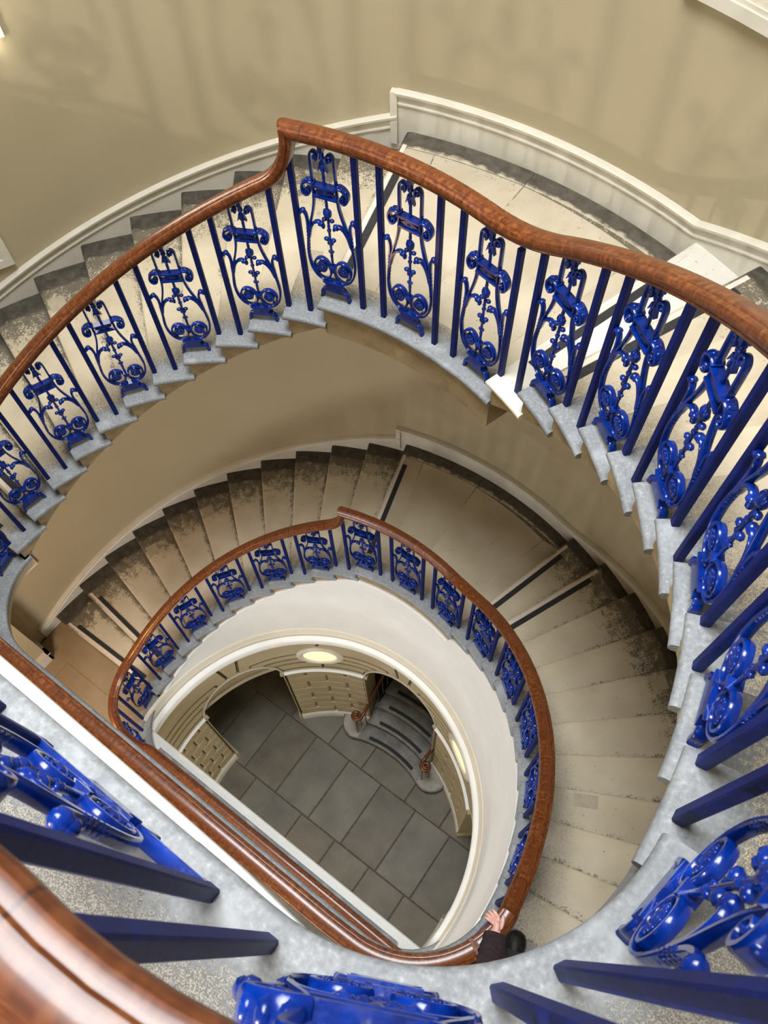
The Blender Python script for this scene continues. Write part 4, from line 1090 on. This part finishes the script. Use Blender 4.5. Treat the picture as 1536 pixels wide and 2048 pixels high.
# hooded top: torso and sleeves, cuff at the wrist
cuff = WR + (HND - WR) * 0.05
mid = EL + (WR - EL) * 0.45 + Vector((0, 0, 0.01))
T = [W(0, 0, 0.86), W(0, 0, 1.06), W(-0.01, 0, 1.23), W(-0.02, 0, 1.37), W(-0.02, 0, 1.43), tuple(SH), tuple((SH + EL) / 2), tuple(EL), tuple(mid), tuple(WR - (WR - EL).normalized() * 0.03), tuple(cuff),
     W(-0.05, -0.17, 1.36), W(-0.08, -0.25, 1.10), W(0.06, -0.25, 0.90)]
TE = [(0, 1), (1, 2), (2, 3), (3, 4), (3, 5), (5, 6), (6, 7), (7, 8), (8, 9), (9, 10), (3, 11), (11, 12), (12, 13)]
skinned('hooded_top', T, TE, [0.155, 0.148, 0.155, 0.13, 0.085, 0.088, 0.086, 0.084, 0.082, 0.070, 0.046, 0.078, 0.068, 0.045], M_HOOD, pe)
m_ = MB(); d = (WR - EL).normalized(); rings = []
for (a, r_) in ((-0.034, 0.056), (-0.026, 0.061), (-0.004, 0.060), (0.008, 0.055), (0.010, 0.046)):
    p = WR + d * a; u = d.cross(Vector((0, 0, 1))).normalized(); v = u.cross(d)
    rings.append([p + u * r_ * cos(k * pi / 8) + v * r_ * 0.85 * sin(k * pi / 8) for k in range(16)])
m_.loft(rings); m_.build('cuff', M_HOOD, pe, smooth=60)
for j, f in enumerate((0.22, 0.40, 0.62)):   # folds pushed up along the sleeve
    p = EL + (WR - EL) * f; rr = 0.080 - 0.012 * f; m_ = MB(); P = []
    u = d.cross(Vector((0, 0, 1))).normalized(); v = u.cross(d)
    for k in range(13): a = -0.2 + k / 12 * (pi + 0.5); P.append(p + u * rr * cos(a) + v * rr * sin(a) + d * 0.014 * sin(3 * a + j))
    m_.tube(P, [0.004 + 0.010 * sin(pi * k / 12) for k in range(13)], 8); m_.build('sleeve_fold', M_HOOD, pe, smooth=60)
skinned('trousers', [W(0, 0, 0.90), W(0, 0.09, 0.82), W(0.03, 0.10, 0.48), W(-0.03, 0.10, 0.13), W(0, -0.09, 0.82), W(0.02, -0.10, 0.48), W(-0.08, -0.10, 0.13)],
        [(0, 1), (1, 2), (2, 3), (0, 4), (4, 5), (5, 6)], [0.15, 0.105, 0.075, 0.062, 0.105, 0.075, 0.062], M_TROUS, pe)
m_ = MB(); m_.ball(W(0.005, 0, 1.645), 0.098, 0.105, 0.10, 14, 9); m_.build('hair', M_HAIR, pe, smooth=60)
m_ = MB()
for s in (-1, 1): m_.ball(W(0.118, s * 0.032, 1.61), 0.011, 0.011, 0.009, 8, 6)
m_.build('eyes', M_HAIR, pe, smooth=60)
m_ = MB(); m_.ball(W(0.118, 0, 1.58), 0.014, 0.014, 0.022, 8, 6); m_.ball(W(0.10, 0, 1.545), 0.024, 0.02, 0.007, 8, 5); m_.build('face_relief', M_SKIN, pe, smooth=60)
# shoes
def shoe(cx, cy, d_):
    f = Vector((d_[0], d_[1], 0)).normalized(); l = Vector((-f.y, f.x, 0)); c_ = Vector((cx - PX, cy - PY, 0))
    secs = [(-0.135, 0.020, 0.030), (-0.125, 0.036, 0.075), (-0.09, 0.040, 0.085), (-0.03, 0.042, 0.085), (0.03, 0.055, 0.072), (0.08, 0.062, 0.062), (0.115, 0.057, 0.055), (0.14, 0.042, 0.045), (0.153, 0.018, 0.028)]
    rings = []
    for (x, w_, hh) in secs:
        rings.append([c_ + f * x + l * (w_ * a) + Vector((0, 0, 0.012 + hh * b_)) for a, b_ in ((-1, 0), (-1.03, 0.35), (-0.85, 0.75), (-0.45, 0.98), (0, 1.05), (0.45, 0.98), (0.85, 0.75), (1.03, 0.35), (1, 0))])
    m_ = MB(); m_.loft(rings); o = m_.build('shoe', M_SHOE, pe, smooth=60)
    m_ = MB(); m_.loft([[c_ + f * x * 1.03 + l * (w_ * 1.08 * s_) + Vector((0, 0, z)) for x, w_, _ in secs for s_ in (1,)] + [c_ + f * x * 1.03 - l * (w_ * 1.08) + Vector((0, 0, z)) for x, w_, _ in reversed(secs)] for z in (0.0, 0.022)])
    m_.build('sole', M_SHOE, o)
    for k in range(4):
        x = -0.005 + 0.020 * k - 0.03; P = [c_ + f * (x + 0.008 * (-1) ** k * a / 0.03) + l * a + Vector((0, 0, 0.104 - 0.011 * k - 9 * a * a)) for a in (-0.028, -0.014, 0, 0.014, 0.028)]
        m_ = MB(); m_.tube(P, 0.0028, 6); m_.build('lace', M_LACE, o)
shoe(2.365, -0.10, (-0.30, 0.955)); shoe(2.56, -0.20, (-0.2, 0.98))
